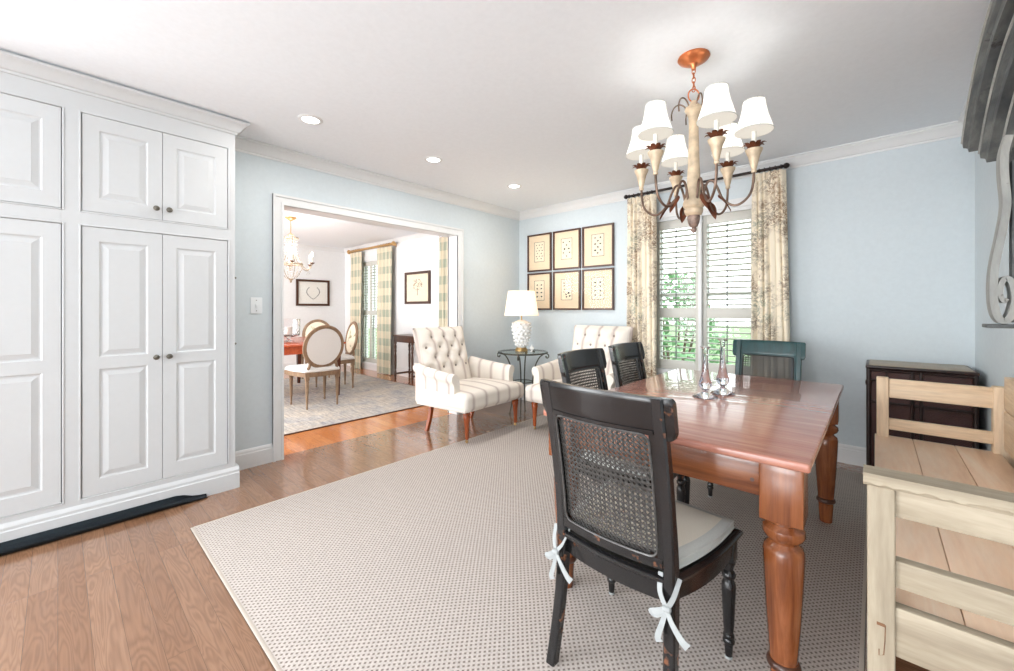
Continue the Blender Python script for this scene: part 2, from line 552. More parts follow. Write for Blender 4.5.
    def loft(self, loops, cap=True):
        n = len(loops[0]); vs = [p for lp in loops for p in lp]; fs = []
        for i in range(len(loops) - 1):
            for k in range(n):
                a = i * n + k; b = i * n + (k + 1) % n
                fs.append((a, b, b + n, a + n))
        if cap:
            fs.append(tuple(reversed(range(n))))
            fs.append(tuple((len(loops) - 1) * n + k for k in range(n)))
        return self.add(vs, fs)
    def grid(self, fn, us, ws, flip=False):
        vs = [fn(u, w) for u in us for w in ws]; fs = []
        m = len(ws)
        for i in range(len(us) - 1):
            for j in range(m - 1):
                q = (i * m + j, i * m + j + 1, (i + 1) * m + j + 1, (i + 1) * m + j)
                fs.append(tuple(reversed(q)) if flip else q)
        return self.add(vs, fs)
    def slab(self, fn, us, ws, th):
        """closed sheet: fn(u,w)->point, fn offset th along +t third argument"""
        m = len(ws); n = len(us)
        A = [fn(u, w, 0.0) for u in us for w in ws]; B = [fn(u, w, th) for u in us for w in ws]
        fs = []; o = n * m
        for i in range(n - 1):
            for j in range(m - 1):
                q = (i * m + j, (i + 1) * m + j, (i + 1) * m + j + 1, i * m + j + 1)
                fs.append(q); fs.append(tuple(o + k for k in reversed(q)))
        for i in range(n - 1):
            for j in (0, m - 1):
                a, b = i * m + j, (i + 1) * m + j
                q = (a, a + o, b + o, b)
                fs.append(q if j == 0 else tuple(reversed(q)))
        for j in range(m - 1):
            for i in (0, n - 1):
                a, b = i * m + j, i * m + j + 1
                q = (a, b, b + o, a + o)
                fs.append(q if i == 0 else tuple(reversed(q)))
        return self.add(A + B, fs)
    def prism(self, poly, axis, a, b):
        """poly of 2D points extruded along axis between a and b"""
        def p3(p, t):
            return {'X': (t, p[0], p[1]), 'Y': (p[0], t, p[1]), 'Z': (p[0], p[1], t)}[axis]
        return self.loft([[p3(p, a) for p in poly], [p3(p, b) for p in poly]])
    def sweep(self, path, frames, prof):
        """prof: list of (a,b) offsets; frames: per point (A vec, B vec)"""
        loops = []
        for p, (A, B) in zip(path, frames):
            p = Vector(p); A = Vector(A); B = Vector(B)
            loops.append([p + A * a + B * b for a, b in prof])
        return self.loft(loops)
    def build(self, name, mat, parent=None, smooth=40, loc=None):
        me = bpy.data.meshes.new(name)
        me.from_pydata([tuple(p) for p in self.v], [], self.f)
        me.update()
        import bmesh
        bm = bmesh.new(); bm.from_mesh(me)
        bmesh.ops.recalc_face_normals(bm, faces=bm.faces)
        bm.to_mesh(me); bm.free()
        if smooth:
            me.polygons.foreach_set('use_smooth', [True] * len(me.polygons))
            me.set_sharp_from_angle(angle=math.radians(smooth))
        me.materials.append(M[mat] if isinstance(mat, str) else mat)
        o = bpy.data.objects.new(name, me)
        COL.objects.link(o)
        if parent is not None: o.parent = parent
        if loc is not None: o.location = loc
        return o

def tag(o, label=None, cat=None, group=None, kind=None):
    if label: o['label'] = label
    if cat: o['category'] = cat
    if group: o['group'] = group
    if kind: o['kind'] = kind
    return o

def thing(name, loc, label, cat, rz=0.0, group=None):
    o = bpy.data.objects.new(name, None)
    o.empty_display_size = 0.1
    COL.objects.link(o)
    o.location = loc; o.rotation_euler = (0, 0, rz)
    return tag(o, label, cat, group)

def struct(o):
    o['kind'] = 'structure'
    return o

def copy_tree(o, parent=None):
    c = o.copy()
    COL.objects.link(c)
    if parent is not None: c.parent = parent
    for ch in list(o.children):
        copy_tree(ch, c)
    return c

def rng(a, b, n):
    return [a + (b - a) * i / (n - 1) for i in range(n)]

def smooth_path(pts, n=6):
    """Catmull-Rom through points"""
    P = [Vector(p) for p in pts]
    out = []
    for i in range(len(P) - 1):
        p0 = P[max(i - 1, 0)]; p1 = P[i]; p2 = P[i + 1]; p3 = P[min(i + 2, len(P) - 1)]
        for k in range(n):
            t = k / n
            out.append(0.5 * ((2 * p1) + (p2 - p0) * t + (2 * p0 - 5 * p1 + 4 * p2 - p3) * t * t + (3 * p1 - p0 - 3 * p2 + p3) * t ** 3))
    out.append(P[-1])
    return out

# ------------------------------------------------------------------ room shell
WT = 0.14
def wall_with_hole(name, mat, axis, pos, thick, a0, a1, holes, z1=HC):
    """wall in the plane axis=pos .. pos+thick, running a0..a1, holes (h0,h1,zb,zt)"""
    mb = MB()
    def bx(p, q, zb, zt):
        if q - p < 1e-4 or zt - zb < 1e-4: return
        if axis == 'X': mb.box(pos, pos + thick, p, q, zb, zt)
        else: mb.box(p, q, pos, pos + thick, zb, zt)
    cur = a0
    for (h0, h1, zb, zt) in holes:
        bx(cur, h0, 0, z1); bx(h0, h1, 0, zb); bx(h0, h1, zt, z1)
        cur = h1
    bx(cur, a1, 0, z1)
    return struct(mb.build(name, mat, smooth=0))

OY0, OY1, OZ = 1.186, 3.025, 2.025
WX0, WX1, WZ0, WZ1 = -1.692, -0.753, 0.56, 2.10
FX0, FX1, FZ0, FZ1 = -7.66, -7.0, 0.10, 2.14
struct(MB().box(XL - 0.07, XR + WT, YR - WT, YB + WT, -0.1, 0).build('floor', 'oak_floor', smooth=0))
struct(MB().box(XF - WT, XL - 0.07, YF - WT, YB + WT, -0.1, 0).build('floor', 'orange_floor', smooth=0))
struct(MB().box(XF - WT, XR + WT, YR - WT, YB + WT, HC, HC + 0.12).build('ceiling', 'ceiling_paint', smooth=0))
wall_with_hole('wall_left', 'wall_blue', 'X', XL - 0.07, 0.07, YR, YB, [(-3.8, -1.4, 0.4, 2.3), (OY0, OY1, 0, OZ)])
wall_with_hole('wall_left', 'wall_white', 'X', XL - WT, 0.07, YR, YB, [(-3.8, -1.4, 0.4, 2.3), (OY0, OY1, 0, OZ)])
wall_with_hole('wall_back', 'wall_blue', 'Y', YB, WT, XL, XR, [(WX0, WX1, WZ0, WZ1)])
wall_with_hole('wall_back', 'wall_white', 'Y', YB, WT, XF, XL - WT / 2 - 0.07, [(FX0, FX1, FZ0, FZ1)])
wall_with_hole('wall_right', 'wall_blue', 'X', XR, WT, YR, YB + WT, [])
wall_with_hole('wall_front', 'wall_blue', 'Y', YR - WT, WT, XL - WT, XR + WT, [(-3.1, 0.40, 0.2, 2.3)])
wall_with_hole('wall_front', 'wall_white', 'Y', YF - WT, WT, XF, XL - WT, [(-7.5, -4.3, 0.3, 2.3)])
wall_with_hole('wall_far', 'wall_white', 'X', XF - WT, WT, YF - WT, YB + WT, [])
struct(MB().box(-30, 20, YB + WT, 40, -0.35, -0.3).build('floor', 'dark_grass', smooth=0))

# mouldings -------------------------------------------------------
def run(name, mat, prof, axis, wall, sgn, a, b, mitre=(0, 0)):
    """prof of (out, z); wall plane coordinate; sgn: direction out of the wall"""
    mb = MB()
    def P(o, z, t, mt):
        t = t + mt * o
        return (wall + sgn * o, t, z) if axis == 'Y' else (t, wall + sgn * o, z)
    mb.loft([[P(o, z, a, mitre[0]) for o, z in prof], [P(o, z, b, mitre[1]) for o, z in prof]])
    return struct(mb.build(name, mat, smooth=25))

def crown_prof(d=0.085, hgt=0.088):
    z0 = HC - hgt
    return [(0, HC), (0, z0), (0.010, z0), (0.012, z0 + 0.012), (0.022, z0 + 0.016), (0.030, z0 + 0.028), (0.040, z0 + 0.046),
            (0.056, z0 + 0.060), (0.066, z0 + 0.066), (0.070, z0 + 0.076), (d, z0 + 0.078), (d, HC)]
BASE = [(0, 0), (0.016, 0), (0.016, 0.108), (0.012, 0.114), (0.012, 0.126), (0.006, 0.138), (0, 0.142)]
CAB_Y1, XC = 0.793, -3.166
run('trim_1', 'trim_paint', crown_prof(), 'Y', XL, 1, CAB_Y1, YB, (0, -1))
run('trim_2', 'trim_paint', crown_prof(), 'X', YB, -1, XL, XR, (1, -1))
run('trim_3', 'trim_paint', crown_prof(), 'Y', XR, -1, YR, YB, (0, -1))
run('trim_4', 'trim_paint', crown_prof(0.06, 0.07), 'X', YB, -1, XF, XL - WT, (1, 0))
run('trim_5', 'trim_paint', crown_prof(0.06, 0.07), 'Y', XF, 1, YF, YB, (0, -1))
run('baseboard_left', 'trim_paint', BASE, 'Y', XL, 1, CAB_Y1, OY0 - 0.062)
run('baseboard_left', 'trim_paint', BASE, 'Y', XL, 1, OY1 + 0.062, YB, (0, -1))
run('baseboard_back', 'trim_paint', BASE, 'X', YB, -1, XL, XR, (1, -1))
run('baseboard_right', 'trim_paint', BASE, 'Y', XR, -1, YR, YB, (0, -1))
run('baseboard_back', 'trim_paint', BASE, 'X', YB, -1, XF, XL - WT, (1, 0))
run('baseboard_far', 'trim_paint', BASE, 'Y', XF, 1, YF, YB, (0, -1))

# cased opening
def casing():
    mb = MB()
    w = 0.064
    for sx, x in ((1, XL), (-1, XL - WT)):
        # stepped casing boards, mitred
        for (i0, i1, t) in ((-0.014, w, 0.016), (w * 0.72, w, 0.026), (-0.014, 0.004, 0.021)):
            def P(side, top, o):
                return None
            y0, y1, zt = OY0, OY1, OZ
            A = (y0 - i0, y0 - i1, y1 + i0, y1 + i1, zt + i0, zt + i1)
            ring = [[(A[0], 0), (A[1], 0), (A[1], A[5]), (A[0], A[4])], [(A[0], A[4]), (A[1], A[5]), (A[3], A[5]), (A[2], A[4])],
                    [(A[2], 0), (A[3], 0), (A[3], A[5]), (A[2], A[4])]]
            for q in ring:
                mb.prism(q, 'X', x, x + sx * t)
    # jambs
    mb.box(XL - WT - 0.002, XL + 0.002, OY0 - 0.004, OY0 + 0.014, 0, OZ)
    mb.box(XL - WT - 0.002, XL + 0.002, OY1 - 0.014, OY1 + 0.004, 0, OZ)
    mb.box(XL - WT - 0.002, XL + 0.002, OY0, OY1, OZ - 0.014, OZ + 0.004)
    return struct(mb.build('trim_6', 'trim_paint', smooth=0))
casing()

# ------------------------------------------------------------------ shuttered windows
def shutter_panel(parent, x0, x1, z0, zmid, z1, y, pitch, rodx=None):
    w = 0.036
    mb = MB()
    t = 0.014
    mb.box(x0, x0 + w, y - t, y + t, z0, z1, 0.003, 1)
    mb.box(x1 - w, x1, y - t, y + t, z0, z1, 0.003, 1)
    for a, b in ((z0, z0 + 0.09), (zmid[0], zmid[1]), (z1 - 0.085, z1)):
        mb.box(x0 + w - 0.001, x1 - w + 0.001, y - t + 0.001, y + t - 0.001, a, b, 0.003, 1)
    p = mb.build('shutter_panel', 'shutter_paint', parent)
    sl = MB()
    ang = math.radians(-8)
    for a, b in ((z0 + 0.09, zmid[0]), (zmid[1], z1 - 0.085)):
        n = max(1, round((b - a) / pitch))
        for i in range(n):
            zc = a + (b - a) * (i + 0.5) / n
            hw = 0.031
            pts = []
            for (u, v) in ((-hw, 0), (-hw * 0.6, 0.0055), (0, 0.0070), (hw * 0.6, 0.0055), (hw, 0), (hw * 0.6, -0.0055), (0, -0.0070), (-hw * 0.6, -0.0055)):
                pts.append((y + u * math.cos(ang) - v * math.sin(ang), zc + u * math.sin(ang) + v * math.cos(ang)))
            sl.prism(pts, 'X', x0 + w, x1 - w)
    sl.build('louvers', 'shutter_paint', p)
    xr = (x0 + x1) / 2 if rodx is None else rodx
    rd = MB()
    for a, b in ((z0 + 0.10, zmid[0] - 0.01), (zmid[1] + 0.01, z1 - 0.10)):
        rd.box(xr - 0.005, xr + 0.005, y - 0.044, y - 0.036, a, b, 0.002, 1)
    rd.build('tilt_rod', 'backlit_rod_grey', p)

def window(name, x0, x1, z0, z1, sections, zmid, pitch):
    root = bpy.data.objects.new(name, None); COL.objects.link(root)
    root['kind'] = 'structure'
    fr = MB()
    yo = YB + 0.10
    fr.box(x0, x0 + 0.03, YB, YB + WT, z0, z1); fr.box(x1 - 0.03, x1, YB, YB + WT, z0, z1)
    fr.box(x0, x1, YB, YB + WT, z1 - 0.03, z1); fr.box(x0, x1, YB - 0.02, YB + WT, z0 - 0.02, z0 + 0.03, 0.006, 1)
    # interior casing
    for q in ([(x0, z0), (x0 - 0.075, z0 - 0.06), (x0 - 0.075, z1 + 0.075), (x0, z1)], [(x1, z0), (x1 + 0.075, z0 - 0.06), (x1 + 0.075, z1 + 0.075), (x1, z1)],
              [(x0, z1), (x0 - 0.075, z1 + 0.075), (x1 + 0.075, z1 + 0.075), (x1, z1)]):
        fr.prism(q, 'Y', YB - 0.018, YB + 0.001)
    for (a, b) in zip(sections[:-1], sections[1:]):
        if b[0] - a[1] > 0.001:
            fr.box(a[1], b[0], YB - 0.012, YB + WT, z0, z1, 0.004, 1)
    fr.build('window_frame', 'trim_paint', root)
    for (a, b) in sections:
        sash = MB()
        zc = (z0 + z1) / 2
        for (zz0, zz1, yy) in ((z0 + 0.03, zc + 0.02, yo), (zc - 0.02, z1 - 0.03, yo + 0.02)):
            sash.box(a, a + 0.03, yy - 0.012, yy + 0.012, zz0, zz1); sash.box(b - 0.03, b, yy - 0.012, yy + 0.012, zz0, zz1)
            sash.box(a, b, yy - 0.012, yy + 0.012, zz0, zz0 + 0.04); sash.box(a, b, yy - 0.012, yy + 0.012, zz1 - 0.04, zz1)
        so = sash.build('sash', 'trim_paint', root)
        MB().box(a + 0.02, b - 0.02, yo + 0.006, yo + 0.010, z0 + 0.05, z1 - 0.05).build('pane', 'window_glass', so, smooth=0)
        shutter_panel(root, a, b, z0 + 0.03, zmid, z1 - 0.03, YB + 0.035, pitch)
    return root
window('window_1', WX0, WX1, WZ0, WZ1, [(WX0 + 0.03, -1.247), (-1.216, WX1 - 0.03)], (1.10, 1.20), 0.052)
window('window_2', FX0, FX1, FZ0, FZ1, [(FX0 + 0.03, -7.33), (-7.33, FX1 - 0.03)], (1.06, 1.16), 0.055)

# shrubs seen through the louvers
def shrub(x, y, w, h, label):
    t = thing('shrub', (x, y, -0.3), label, 'shrub', group='shrubs outside the shuttered window')
    lf = MB()
    rnd = random.Random(int(x * 100))
    for i in range(900):
        a = rnd.uniform(0, 2 * PI); zz = rnd.uniform(0.1, 1)
        rr = w * (1 - 0.55 * zz * zz) * math.sqrt(rnd.uniform(0.35, 1))
        p = Vector((rr * math.cos(a), rr * math.sin(a), zz * h))
        d = Vector((rnd.uniform(-1, 1), rnd.uniform(-1, 1), rnd.uniform(-0.3, 1))).normalized()
        s = d.orthogonal().normalized() * 0.045
        e = d * 0.12
        lf.add([p, p + e * 0.5 + s, p + e, p + e * 0.5 - s], [(0, 1, 2, 3)])
    lf.build('foliage', 'leaf_green', t, smooth=0)
    st = MB()
    for k in range(5):
        a = k * 1.3
        st.tube([(0.04 * math.cos(a), 0.04 * math.sin(a), 0), (0.3 * w * math.cos(a), 0.3 * w * math.sin(a), h * 0.45), (0.5 * w * math.cos(a), 0.5 * w * math.sin(a), h * 0.8)], [0.03, 0.02, 0.008], 6)
    st.build('stem', 'bark', t)
shrub(-2.35, 6.6, 0.75, 2.0, 'pale green leafy shrub outside, behind the left shutter panel')
shrub(-0.5, 6.9, 0.8, 1.8, 'pale green leafy shrub outside, behind the right shutter panel')

# ------------------------------------------------------------------ built-in cabinets
def raised_panel(mb, x, y0, y1, z0, z1):
    """raised and fielded panel on the plane x (facing +X)"""
    def ring(i, d):
        return [(x + d, y0 + i, z0 + i), (x + d, y1 - i, z0 + i), (x + d, y1 - i, z1 - i), (x + d, y0 + i, z1 - i)]
    mb.loft([ring(0, 0.0), ring(0.007, -0.006), ring(0.014, -0.0065), ring(0.036, -0.0005), ring(0.037, 0.0005)], cap=False)
    mb.add(ring(0.037, 0.0005), [(0, 1, 2, 3)])

def door_mesh(y0, y1, z0, z1, panels, th=0.02):
    """stile-and-rail door with raised panels, front face at XC"""
    mb = MB()
    st = 0.064
    xf = XC
    zs = [z0] + [q for p in panels for q in p] + [z1]
    mb.box(xf - th, xf, y0, y0 + st, z0, z1); mb.box(xf - th, xf, y1 - st, y1, z0, z1)
    prev = z0
    for (a, b) in panels:
        mb.box(xf - th, xf, y0 + st, y1 - st, prev, a)
        raised_panel(mb, xf, y0 + st, y1 - st, a, b)
        prev = b
    mb.box(xf - th, xf, y0 + st, y1 - st, prev, z1)
    return mb

def knob(y, z, parent):
    mb = MB()
    ax = Matrix.Rotation(PI / 2, 3, 'Y')
    mb.lathe([(0.0105, 0.0), (0.0105, 0.003), (0.005, 0.006), (0.005, 0.014), (0.013, 0.018), (0.0155, 0.024), (0.013, 0.029), (0.006, 0.032), (0, 0.032)], (XC, y, z), 18, ax)
    mb.build('knob', 'nickel', parent)

UP0, UP1, LO0, LO1 = 1.722, 2.246, 0.172, 1.637
def cabinet_unit(label, ya, yb, doors, right_end):
    t = thing('built_in_cabinet', (0, 0, 0), label, 'cabinet', group='built-in cabinets along the left wall')
    b = MB()
    # carcass behind the face frame
    b.box(XL, XC - 0.03, ya, yb, 0.16, HC - 0.002)
    # face frame around door openings
    g = 0.0025
    d0, d1 = doors[0][0], doors[-1][1]
    b.box(XC - 0.03, XC + 0.001, ya, d0 - g, 0.13, HC - 0.002)
    b.box(XC - 0.03, XC + 0.001, d1 + g, yb, 0.13, HC - 0.002)
    for (za, zb) in ((0.13, LO0 - g), (LO1 + g, UP0 - g), (UP1 + g, HC - 0.002)):
        b.box(XC - 0.03, XC + 0.001, d0 - g, d1 + g, za, zb)
    # bead around the openings
    bead = 0.009
    for (za, zb) in ((LO0, LO1), (UP0, UP1)):
        for (p, q, r, s) in ((d0 - g - bead, d0 - g, za - bead, zb + bead), (d1 + g, d1 + g + bead, za - bead, zb + bead),
                             (d0 - g, d1 + g, za - g - bead, za - g), (d0 - g, d1 + g, zb + g, zb + g + bead)):
            b.box(XC - 0.002, XC + 0.005, p, q, r, s, 0.003, 1)
    b.build('cabinet_body', 'cabinet_paint', t)
    pl = MB()
    y1 = yb + (0.022 if right_end else 0)
    prof = [(XL, 0), (XC + 0.020, 0), (XC + 0.020, 0.100), (XC + 0.014, 0.106), (XC + 0.014, 0.120), (XC + 0.006, 0.134), (XC, 0.140), (XL, 0.140)]
    pl.prism([(p, z) for p, z in prof], 'Y', ya, y1)
    pl.build('plinth', 'cabinet_paint', t, smooth=20)
    for i, (y0, y1_, ks) in enumerate(doors):
        dm = door_mesh(y0 + 0.0012, y1_ - 0.0012, UP0, UP1, [(UP0 + 0.075, UP1 - 0.075)])
        du = dm.build('door', 'cabinet_paint', t, smooth=0)
        zmid = 0.893
        dl = door_mesh(y0 + 0.0012, y1_ - 0.0012, LO0, LO1, [(LO0 + 0.085, zmid - 0.032), (zmid + 0.032, LO1 - 0.075)]).build('door', 'cabinet_paint', t, smooth=0)
        ky = y0 + 0.030 if ks < 0 else y1_ - 0.030
        knob(ky, 1.785, du); knob(ky, 0.905, dl)
    if right_end:
        for z in (0.955, 1.40):
            hk = MB()
            hk.cyl((XC - 0.05, yb, z), (XC - 0.05, yb + 0.012, z), 0.006, 0.006, 10)
            hk.lathe([(0.004, 0), (0.008, 0.004), (0.006, 0.01), (0, 0.011)], (XC - 0.05, yb + 0.010, z), 10, Matrix.Rotation(-PI / 2, 3, 'X'))
            hk.build('peg', 'nickel', t)
    return t
cabinet_unit('white built-in cabinet unit with two doors above and two below, next to the cased opening', 0.050, 0.793, [(0.087, 0.421, 1), (0.421, 0.751, -1)], True)
cabinet_unit('white built-in cabinet unit cut off by the left edge of the photo', -0.72, 0.050, [(-0.65, -0.318, 1), (-0.318, 0.012, -1)], False)
# crown of the cabinet run
run('trim_7', 'cabinet_paint', [(o, z) for o, z in crown_prof(0.045, 0.09)], 'Y', XC, 1, -0.72, CAB_Y1, (0, 1))
def crown_return():
    mb = MB()
    prof = crown_prof(0.045, 0.09)
    mb.loft([[(XC + o, CAB_Y1 + o, z) for o, z in prof], [(XL, CAB_Y1 + o, z) for o, z in prof]])
    struct(mb.build('trim_8', 'cabinet_paint', smooth=25))
crown_return()

# black tray along the plinth
def tray():
    mb = MB()
    x0 = XC + 0.021
    prof = [(0.0, 0.082), (0.004, 0.084), (0.010, 0.060), (0.022, 0.034), (0.040, 0.024), (0.052, 0.026), (0.060, 0.034), (0.066, 0.032), (0.060, 0.016), (0.050, 0.004), (0.004, 0.0), (0.0, 0.004)]
    ys = [-0.66, 0.38, 0.48, 0.52, 0.56, 0.60, 0.632]
    sc = [(1, 1), (1, 1), (1, 1), (1.0, 0.85), (0.95, 0.55), (0.85, 0.40), (0.8, 0.36)]
    mb.loft([[(x0 + p * s[0] * 0.66, y, z * s[1] * 0.68) for p, z in prof] for y, s in zip(ys, sc)])
    o = mb.build('boot_tray', 'black_lacquer_metal', smooth=50)
    tag(o, 'long glossy black tray lying on the wood floor along the foot of the white cabinets', 'tray')
tray()

# light switch
def switch():
    t = thing('light_switch', (XL, 1.012, 1.215), 'white light switch plate on blue wall between cabinets and cased opening', 'light switch')
    MB().box(0, 0.006, -0.04, 0.04, -0.062, 0.062, 0.003, 2).build('plate', 'plate_white', t)
    MB().box(0.005, 0.014, -0.006, 0.006, -0.014, 0.012, 0.002, 1).build('toggle', 'plate_white', t)
    for z in (-0.04, 0.04):
        sc = MB()
        sc.cyl((0.005, 0, z), (0.0075, 0, z), 0.004, 0.003, 10)
        sc.build('screw', 'nickel', t)
switch()

# ------------------------------------------------------------------ recessed lights
for i, (x, y, lb) in enumerate(((-2.764, 1.119, 'recessed ceiling light nearest the white cabinets, largest of the row of three'),
                                (-2.743, 2.111, 'middle recessed ceiling light of the row of three along the left wall'),
                                (-2.726, 3.121, 'recessed ceiling light nearest the back corner, smallest of the row of three'))):
    t = thing('recessed_light', (x, y, HC), lb, 'ceiling light', group='recessed lights in a row on the ceiling')
    MB().lathe([(0.052, -0.001), (0.054, -0.006), (0.068, -0.006), (0.076, -0.002), (0.076, 0.0), (0.052, 0.0)], n=32).build('trim_ring', 'trim_paint', t)
    MB().lathe([(0.053, -0.003), (0.053, -0.002), (0.0, -0.002)][::-1] + [], n=32).build('lens', 'downlight_glow', t)
    l = bpy.data.lights.new('downlight', 'AREA'); l.shape = 'DISK'; l.size = 0.10; l.energy = 7; l.color = (1, 0.97, 0.93)
    lo = bpy.data.objects.new('downlight', l); lo.location = (x, y, HC - 0.012); COL.objects.link(lo)

# ------------------------------------------------------------------ rug
RX0, RX1, RY0, RY1, RZ = -2.738, -0.030, 0.482, 3.87, 0.010
def rug():
    t = thing('area_rug', ((RX0 + RX1) / 2, (RY0 + RY1) / 2, 0), 'large beige woven rug with dotted basket weave under the dining table', 'rug')
    a, b = (RX1 - RX0) / 2, (RY1 - RY0) / 2
    MB().box(-a, a, -b, b, 0.0005, RZ - 0.0006, 0.004, 2).build('weave', 'sisal', t)
    MB().box(-a - 0.003, a + 0.003, -b - 0.003, b + 0.003, 0.0, 0.0062, 0.002, 1).build('backing', 'rug_backing', t)
    bd = MB()
    w = 0.012
    for (x0, x1, y0, y1) in ((-a - 0.002, -a + w, -b, b), (a - w, a + 0.002, -b, b), (-a, a, -b - 0.002, -b + w), (-a, a, b - w, b + 0.002)):
        bd.box(x0, x1, y0, y1, 0.005, RZ - 0.0001, 0.002, 2)
    bd.build('binding', 'rug_binding', t)
rug()

# ------------------------------------------------------------------ dining table
def dining_table():
    x0, x1, y0, y1 = -1.055, -0.133, 1.392, 2.985
    cx, cy = (x0 + x1) / 2, (y0 + y1) / 2
    t = thing('dining_table', (cx, cy, RZ), 'reddish wood farmhouse dining table with turned legs in the foreground', 'table')
    a, b = (x1 - x0) / 2, (y1 - y0) / 2
    H = 0.752
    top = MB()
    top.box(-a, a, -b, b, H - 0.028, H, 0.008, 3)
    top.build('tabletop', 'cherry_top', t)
    ap = MB()
    ia, ib = a - 0.055, b - 0.055
    for (p, q, r, s) in ((-ia, ia, -ib, -ib + 0.022), (-ia, ia, ib - 0.065, ib - 0.043)):
        ap = MB()
        ap.box(p, q, r, s, H - 0.145, H - 0.028, 0.003, 1)
        ap.build('apron', 'cherry_X', t)
    for (p, q) in ((-ia, -ia + 0.022), (ia - 0.022, ia)):
        ap2 = MB()
        ap2.box(p, q, -ib + 0.02, ib - 0.06, H - 0.145, H - 0.028, 0.003, 1)
        ap2.build('apron', 'cherry_Y', t)
    prof = [(0.0, 0.0), (0.028, 0.0), (0.030, 0.01), (0.034, 0.10), (0.034, 0.108), (0.041, 0.114), (0.043, 0.122), (0.040, 0.130), (0.036, 0.134),
            (0.0365, 0.14), (0.044, 0.25), (0.050, 0.36), (0.053, 0.43), (0.0535, 0.458), (0.050, 0.472), (0.040, 0.480), (0.036, 0.486),
            (0.038, 0.492), (0.050, 0.500), (0.056, 0.513), (0.054, 0.528), (0.044, 0.537), (0.041, 0.542), (0.047, 0.548), (0.047, 0.556), (0.0, 0.556)]
    for sx in (-1, 1):
        for sy in (-1, 1):
            lg = MB()
            px, py = sx * (a - 0.072), (b - 0.115 if sy > 0 else -(b - 0.072))
            lg.lathe(prof, (px, py, 0), 28)
            lg.box(px - 0.055, px + 0.055, py - 0.055, py + 0.055, 0.555, H - 0.028, 0.005, 2)
            lo = lg.build('leg', 'cherry_Z', t)
            rg = MB()
            rg.lathe([(0.034, 0.107), (0.0435, 0.113), (0.0445, 0.121), (0.041, 0.130), (0.0365, 0.1335)], (px, py, 0), 28)
            rg.build('ankle_ring', 'mahogany', lo)
    for k in (-0.33, 0.02, 0.31):
        pg = MB()
        pg.cyl((k, -ib - 0.0015, H - 0.10), (k, -ib + 0.004, H - 0.10), 0.006, 0.006, 10)
        pg.build('peg', 'mahogany', t)
    return H + RZ
TBL = dining_table()

# ------------------------------------------------------------------ cane-backed dining chair
def chair_outline(off=0.0, n=10):
    """closed seat plan, counter-clockwise"""
    rw, fw, r0, f0 = 0.192 + off, 0.252 + off, -0.205 - off, 0.212 + off
    pts = []
    for i in range(n):                                        # front edge, right to left is handled below
        u = -1 + 2 * i / n
        pts.append((-fw * -u * -1, f0 + 0.012 * (1 - u * u)) if False else (fw * -u * -1, f0 + 0.012 * (1 - u * u)))
    # pts now run from x=-fw to x=+fw along the front
    front = [(fw * (-1 + 2 * i / n), f0 + 0.012 * (1 - (-1 + 2 * i / n) ** 2)) for i in range(n + 1)]
    right = [(fw + (rw - fw) * t + 0.016 * math.sin(PI * t), f0 + (r0 - f0) * t) for t in [(i + 1) / n for i in range(n)]]
    rear = [(rw * (1 - 2 * t), r0 - 0.022 * (1 - (1 - 2 * t) ** 2)) for t in [(i + 1) / n for i in range(n)]]
    left = [(-x, y) for x, y in reversed(right)][1:]
    return (front + right + rear + left)[::-1]

BACK_PTS = [(-0.245, 0.0), (-0.222, 0.12), (-0.203, 0.26), (-0.196, 0.38), (-0.198, 0.46), (-0.208, 0.56), (-0.230, 0.70), (-0.258, 0.84), (-0.282, 0.945)]
BACK = smooth_path([(0, y, z) for y, z in BACK_PTS], 5)
def back_y(z):
    for p, q in zip(BACK[:-1], BACK[1:]):
        if p.z <= z <= q.z + 1e-6:
            k = (z - p.z) / max(1e-6, q.z - p.z)
            return p.y + (q.y - p.y) * k
    return BACK[-1].y
def back_pt(x, z, d=0.0):
    bow = 0.026 * (1 - (abs(x) / 0.19) ** 2)
    return Vector((x, back_y(z) - bow - d, z))

def back_slab(mb, x0, x1, z0, z1, th, nx=14, nz=3, yo=0.0, shape=None):
    def fn(u, w, d):
        x = x0 + (x1 - x0) * u
        a, b = (z0, z1) if shape is None else shape(u)
        z = a + (b - a) * w
        p = back_pt(x, z); p.y += yo - d
        return p
    mb.slab(fn, rng(0, 1, nx), rng(0, 1, nz), th)

